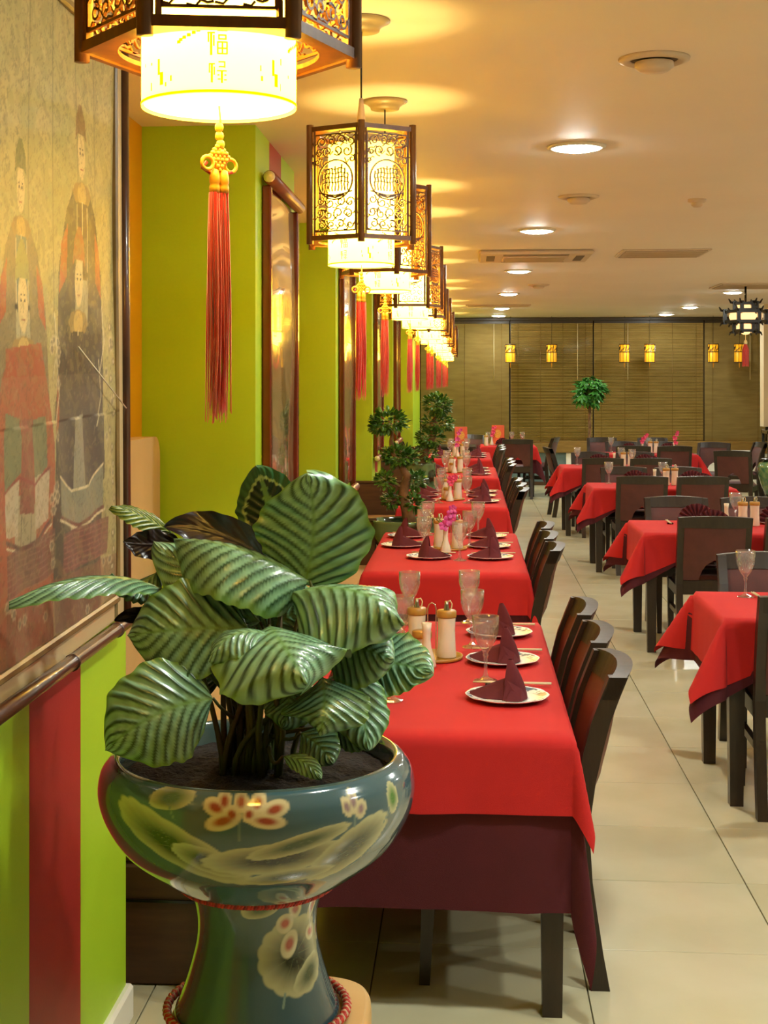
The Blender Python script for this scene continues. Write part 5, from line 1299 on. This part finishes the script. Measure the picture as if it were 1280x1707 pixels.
def bowl_art(p, prof):
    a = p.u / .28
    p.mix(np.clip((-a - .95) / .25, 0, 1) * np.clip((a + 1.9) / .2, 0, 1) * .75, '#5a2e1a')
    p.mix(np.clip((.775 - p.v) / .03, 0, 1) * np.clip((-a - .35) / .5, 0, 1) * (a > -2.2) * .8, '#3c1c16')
    pleaf(p, prof, 286, 1424, 124, 34, -.46, 15, '#1b260e'); pleaf(p, prof, 338, 1448, 58, 22, -.35, 11, '#27351c')
    pleaf(p, prof, 462, 1441, 108, 27, .08, 15, '#26281f'); pleaf(p, prof, 582, 1418, 78, 34, .58, 13, '#3c4432'); pleaf(p, prof, 500, 1413, 78, 15, .26, 12, '#3c5228'); pleaf(p, prof, 480, 1467, 74, 13, .1, 12, '#3e4a2c')
    pleaf(p, prof, 283, 1341, 38, 17, .18, 5, '#4a6a24'); pleaf(p, prof, 655, 1331, 15, 25, -.1, 4, '#3f7a34')
    def stemline(x0, y0, x1, y1): p.line([solve(prof, x0, y0), solve(prof, x1, y1)], .0022, '#6d8580', .9)
    stemline(400, 1378, 400, 1410); stemline(282, 1352, 282, 1376); stemline(591, 1364, 588, 1378); stemline(650, 1345, 642, 1372)
    lotus(p, prof, 402, 1363, [(-50, -10, 20, 13, -.4), (50, -8, 22, 13, .3), (-38, 14, 27, 14, .35), (44, 14, 28, 12, -.15), (-28, -20, 11, 17, .2), (28, -18, 12, 17, -.4), (0, -20, 11, 16, 0), (-12, 4, 11, 14, .5), (14, 2, 10, 13, -.3)])
    lotus(p, prof, 588, 1347, [(0, -10, 9, 20, 0), (-11, 2, 9, 17, .25), (11, 4, 10, 16, -.3)], red='#8a7580')
    for k in range(3):                    # the back carries the same flowers
        c = (2.0 + k * .75) * .28; p.ell(c, .81, .12, .04, CRM, soft=.1, lobes=12, lamp=.06); p.ell(c, .81, .08, .024, DRK, soft=.6); p.ell(c + .05, .868, .035, .02, '#c9c39a', lobes=7, lamp=.4); p.ell(c + .05, .868, .02, .011, RED_, soft=.5)
def ped_art(p, prof):
    a = p.u / .13; p.mix(np.clip((-a - 1.15) / .1, 0, 1) * np.clip((a + 1.5) / .1, 0, 1) * .9, '#8f9a5a')
    pleaf(p, prof, 492, 1595, 72, 66, 0, 15, DRK); pleaf(p, prof, 436, 1524, 34, 16, .25, 5, GRN)
    pleaf(p, prof, 516, 1628, 44, 20, .5, 9, '#4a5a40')
    lotus(p, prof, 516, 1548, [(-32, -2, 14, 15, .3), (-20, -22, 10, 15, .4), (2, -28, 9, 20, -.1), (16, -24, 7, 18, -.2), (-26, 26, 14, 20, -.45), (0, 8, 12, 12, 0), (18, 2, 8, 16, .1)], s=1.25, red='#a83c28')
    p.line([solve(prof, 472, 1662), solve(prof, 472, 1690)], .003, '#7f9a90')
    for k in range(2):
        c = (2.2 + k * 1.6) * .13; p.ell(c, ZB + .13, .07, .06, CRM, soft=.06, lobes=13, lamp=.06); p.ell(c, ZB + .13, .045, .04, DRK, soft=.6)

plant = thing('potted_calathea', 'striped-leaf calathea in a wide blue lotus-painted bowl pot, front left', 'potted plant', (PX0, PD, 0))
PC = Vector((PX0, PD, 0))
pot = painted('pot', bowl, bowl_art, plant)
obj('rim', MB().lathe([(.292, .924), (.287, .9275), (.281, .925), (.276, .912), (.272, .86), (.25, .80), (.0005, .80)], 96), 'rimglaze', pot)
M_ = MB(); rr = random.Random(2); P = []
for i in range(22):
    r = .274 * i / 21; P.append([(r * math.cos(2 * PI * j / 60), r * math.sin(2 * PI * j / 60), .893 + rr.uniform(-.004, .004) - .012 * (i / 21) ** 3) for j in range(60)])
obj('soil', M_.grid(P[::1], wrap=True), 'soil', plant)
st = thing('pot_pedestal', 'waisted blue lotus-painted ceramic pedestal under the wide bowl pot', 'pedestal', (PX0, PD, 0))
USC[0] = .13
pb = painted('body', ped, ped_art, st)
obj('foot_ring', MB().lathe([(.0005, ZB), (.164, ZB), (.167, ZB + .005)], 60), 'rimglaze', pb); obj('top_plate', MB().lathe([(.142, ZB + .2679), (.138, ZB + .2695), (.0005, ZB + .2695)], 48), 'rimglaze', pb)
def rope(r, z, th, name, lb, m):
    t = MB(); n = 300; turns = int(2 * PI * r / (th * 2.0))
    for s in range(3):
        t.tube([((r + th * .55 * math.cos(turns * a + s * 2.094)) * math.cos(a), (r + th * .55 * math.cos(turns * a + s * 2.094)) * math.sin(a), z + th * .55 * math.sin(turns * a + s * 2.094)) for a in [2 * PI * i / n for i in range(n)]], th * .52, 6, closed=True, mi=0 if s < 2 else 1)
    o = obj(name, t, m, None, (PX0, PD, 0)); tag(o, lb, 'cord', 'red cords round the pot')
rope(.156, ZB + .274, .0095, 'twisted_cord', 'twisted dull red cord where the bowl pot meets its pedestal', ['knotred', 'cordred'])
rope(.184, ZB + .013, .0095, 'twisted_cord', 'red and pale striped cord round the foot of the pedestal', ['knotred', 'cordpale'])
# the log stool
lg = MB(); P = []; n = 64
def sup(a, q): c, s_ = math.cos(a), math.sin(a); return (abs(c) ** .55 * (1 if c > 0 else -1) * .205 * q, abs(s_) ** .55 * (1 if s_ > 0 else -1) * .20 * q)
for (z, q) in ((0, .97), (.06, .99), (.25, 1.0), (ZB - .03, 1.0), (ZB - .010, .992), (ZB - .002, .97), (ZB, .94)):
    P.append([(*sup(2 * PI * j / n, q * (1 + .006 * math.sin(6 * PI * j / n))), z) for j in range(n)])
lg.grid(P, wrap=True); lg.add(P[-1], [tuple(range(n))])
o = obj('log_stool', lg, 'woodlight', None, (PX0 + .026, PD, 0)); tag(o, 'pale orange wooden block stool under the blue pedestal', 'stool')

# ---- leaves
def V2(px, py, D): return at(px, py, D) - PC
def leaf(b, m, tp, width, nrm, kind='green', fold=.12, wave=.0, stripes=9, tipdroop=0.0, lbl=None, roll=0.0, light=1.0, edgecurl=0.0, soil=None, shapep=.62):
    """b, m, tp = (px, py, D) of leaf base, middle and tip of the midrib"""
    B, Mi, T = V2(*b), V2(*m), V2(*tp); C_ = Mi * 2 - (B + T) / 2; N0 = Vector(nrm).normalized()
    nu, nv = 66, 34; P = []; cols = []
    rr = random.Random(int(b[0] * 7 + b[1])); ph = rr.uniform(0, 6)
    lig = [c * light for c in lin('#82b08c')]; mid = [c * light for c in lin('#4c8538')]; dk = [c * light for c in lin('#173f1b')]; yel = lin('#90ad50')  # light scales leaf colour: faint shade painted into lower and inner leaves
    for i in range(nu + 1):
        t_ = i / nu; p = B * (1 - t_) ** 2 + C_ * 2 * t_ * (1 - t_) + T * t_ ** 2; d = ((C_ - B) * (1 - t_) + (T - C_) * t_).normalized()
        S = d.cross(N0).normalized(); Nn = S.cross(d).normalized()
        if roll: S, Nn = S * math.cos(roll * t_) + Nn * math.sin(roll * t_), Nn * math.cos(roll * t_) - S * math.sin(roll * t_)
        tt = t_ ** .88; hw = width / 2 * max(0, 1 - (2 * tt - 1) ** 2) ** shapep if 0 < t_ < 1 else 0.0
        hw *= (1 - .22 * max(0, (tt - .8) / .2)) * (1 + .035 * math.sin(t_ * 17 + ph) + .02 * math.sin(t_ * 41 + ph)); hw = max(hw, .0006); row = []
        for j in range(nv + 1):
            u = -1 + 2 * j / nv; au = abs(u); vein = t_ - .36 * au ** .95 * (1 - .12 * au); s_ = vein * stripes
            fr_ = s_ - math.floor(s_); groove = math.cos(2 * PI * fr_)
            h = -fold * width * au ** 1.5 - edgecurl * width * au ** 4 + (.0004 if kind == 'dark' else .0022) * groove * min(1, au * 5) * min(1, (1 - t_) * 6) * min(1, t_ * 8 + .2) + wave * width * (math.sin(t_ * 9 + ph + u * 1.5) + .7 * math.sin(t_ * 21 + ph + u * 3)) * au ** 2 - .0014 * math.exp(-(u * 14) ** 2)
            row.append(tuple(p + S * (u * hw) + Nn * h))
            if kind == 'green':
                band_ = max(0, min(1, (.38 - abs(fr_ - .5)) * 8)); k2 = .5 + .5 * math.sin(s_ * 40 + u * 3) * .25
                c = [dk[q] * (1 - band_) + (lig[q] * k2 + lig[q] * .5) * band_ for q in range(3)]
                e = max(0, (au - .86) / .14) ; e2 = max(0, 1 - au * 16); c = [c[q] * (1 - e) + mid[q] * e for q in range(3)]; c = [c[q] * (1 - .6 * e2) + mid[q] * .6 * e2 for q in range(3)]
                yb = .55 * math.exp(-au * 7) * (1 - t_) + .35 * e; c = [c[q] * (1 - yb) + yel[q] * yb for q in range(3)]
            elif kind == 'medallion':
                rho = math.hypot(2 * tt - 1, au) + .025 * math.sin(s_ * 6.28); zig = .015 * math.sin(s_ * 25)
                if rho > .80: c = lin('#2f6236')
                elif rho > .72 + zig: c = lin('#a9c58a')
                elif au < .10 + .12 * max(0, math.sin(s_ * 6.28 * 1.0)) * (1 - t_): c = lin('#6f9a58')
                else: c = lin('#16301c')
            elif kind == 'yellow':
                c = lin('#8f9c3c') if abs(fr_ - .5) < .3 else lin('#33581e')
            else: c = lin('#1d3510') if kind == 'back' else (lin('#7a8438') if au > .93 else lin('#1c0b0c'))
            cols.append(c)
        P.append(row)
    me = mesh_of('leaf', MB().grid(P), M['calathea_d' if kind in ('medallion', 'dark', 'yellow') else 'calathea']); colour(me, np.array(cols))
    lo = obj('leaf', me, None, plant)
    if lbl: lo['label'] = lbl
    sx, sy = soil or (rr.uniform(-.07, .07), rr.uniform(-.06, .06))
    S0 = Vector((sx, sy, .89)); d0 = ((C_ - B)).normalized(); E = B; Q = E - d0 * .05 - Vector((0, 0, .06)); pts = []
    for i in range(11):
        q = i / 10; pts.append(S0 * (1 - q) ** 3 + (S0 + Vector((0, 0, .12))) * 3 * q * (1 - q) ** 2 + Q * 3 * q * q * (1 - q) + E * q ** 3)
    obj('stem', MB().tube(pts, [.0065 - .0035 * i / 10 for i in range(11)], 8), 'stem', lo)

G = 'green'
leaf((506, 978, 2.93), (522, 884, 2.90), (512, 792, 2.86), .242, (.10, -1, .22), G, fold=.06, wave=.03, stripes=9, lbl='big upright silver-striped leaf')
leaf((452, 925, 3.02), (447, 850, 3.04), (425, 779, 3.02), .150, (-.12, -1, .1), 'medallion', fold=.05, stripes=9, lbl='dark medallion leaf with pale ring')
leaf((516, 970, 2.90), (400, 918, 2.86), (284, 900, 2.88), .185, (.05, -.36, .93), G, fold=.36, wave=.025, stripes=10, edgecurl=.06)
leaf((480, 990, 2.88), (590, 985, 2.80), (676, 1040, 2.76), .235, (.05, -.45, .9), G, fold=.34, wave=.045, stripes=10)
leaf((448, 1046, 2.84), (466, 1070, 2.68), (512, 1142, 2.60), .27, (.02, -.50, .88), G, fold=.22, wave=.05, stripes=10)
leaf((470, 1070, 2.76), (395, 1058, 2.70), (343, 1108, 2.66), .10, (-.2, -.5, .8), G, fold=.25, wave=.03, stripes=9)
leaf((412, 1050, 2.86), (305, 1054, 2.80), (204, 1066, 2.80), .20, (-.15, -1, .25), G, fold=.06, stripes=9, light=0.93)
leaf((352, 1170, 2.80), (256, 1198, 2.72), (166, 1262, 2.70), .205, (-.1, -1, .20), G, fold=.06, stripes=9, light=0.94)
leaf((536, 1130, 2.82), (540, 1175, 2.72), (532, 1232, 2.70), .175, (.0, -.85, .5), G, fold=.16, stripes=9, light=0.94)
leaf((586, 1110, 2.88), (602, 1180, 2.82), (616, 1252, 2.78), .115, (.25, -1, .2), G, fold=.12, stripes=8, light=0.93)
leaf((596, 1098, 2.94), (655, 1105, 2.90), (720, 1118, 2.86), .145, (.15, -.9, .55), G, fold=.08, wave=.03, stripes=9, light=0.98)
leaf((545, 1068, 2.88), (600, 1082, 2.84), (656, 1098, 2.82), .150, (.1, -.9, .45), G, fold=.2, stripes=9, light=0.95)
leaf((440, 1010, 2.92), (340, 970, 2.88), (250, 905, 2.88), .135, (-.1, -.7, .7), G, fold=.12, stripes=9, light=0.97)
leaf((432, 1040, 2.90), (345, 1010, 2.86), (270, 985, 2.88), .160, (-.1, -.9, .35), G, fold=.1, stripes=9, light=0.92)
leaf((452, 942, 2.98), (360, 893, 2.97), (268, 882, 2.95), .085, (.05, .95, -.35), 'dark', fold=.12, wave=.08, lbl='maroon underside of a curled leaf')
leaf((290, 905, 2.96), (245, 912, 2.93), (197, 908, 2.9), .062, (.1, .95, -.2), 'dark', fold=.1, wave=.1, lbl='maroon underside of a small leaf')
leaf((282, 892, 2.98), (232, 864, 2.93), (178, 846, 2.88), .052, (-.2, -.8, .6), 'yellow', fold=.25, lbl='narrow yellow-edged leaf pointing left')
leaf((262, 985, 2.86), (150, 968, 2.70), (0, 1010, 2.55), .062, (-.1, -.7, .7), G, fold=.35, wave=.05, stripes=10, light=0.94)
leaf((255, 958, 2.9), (215, 980, 2.86), (180, 960, 2.8), .075, (-.1, -.7, .7), G, fold=.3, light=0.92)
leaf((262, 1035, 2.9), (222, 1032, 2.86), (183, 1042, 2.84), .034, (.1, .9, -.2), 'dark', fold=.2, wave=.1)
leaf((470, 1265, 2.74), (508, 1275, 2.70), (536, 1302, 2.68), .042, (.1, -.8, .6), G, fold=.25, stripes=7, light=1.00, lbl='small pale-striped leaf close to the soil')
leaf((500, 1225, 2.80), (530, 1245, 2.76), (556, 1276, 2.74), .085, (.1, -.9, .4), G, fold=.15, stripes=7, light=0.90)
leaf((548, 1205, 2.86), (585, 1228, 2.82), (612, 1242, 2.80), .060, (.1, -.9, .4), G, fold=.15, stripes=7, light=0.92)
leaf((440, 1080, 2.96), (480, 1030, 2.96), (540, 1010, 2.96), .15, (.1, -1, .3), G, fold=.1, stripes=9, light=0.91)
leaf((420, 1120, 3.0), (440, 1060, 3.0), (430, 990, 3.0), .15, (0, -1, .1), 'back', fold=.1)
leaf((520, 1080, 3.0), (590, 1040, 3.0), (640, 1010, 3.0), .15, (.1, -1, .2), G, fold=.1, light=0.92)
leaf((470, 1130, 2.9), (480, 1170, 2.84), (470, 1215, 2.8), .11, (0, -1, .4), G, fold=.2, light=0.91)
leaf((360, 1140, 3.0), (300, 1130, 3.02), (235, 1140, 3.05), .13, (0, -1, .4), 'back', fold=.1)
# young shoots and bare petioles rising from the soil
for k in range(14):
    rr = random.Random(60 + k); x, y = rr.uniform(-.07, .06), rr.uniform(-.08, .05)
    obj('shoot', MB().tube([(x, y, .885), (x + rr.uniform(-.01, .01), y, .98), (x + rr.uniform(-.05, .05), y + rr.uniform(-.02, .02), 1.10 + rr.uniform(0, .06))], [.008, .0065, .004], 8), 'stem', plant)
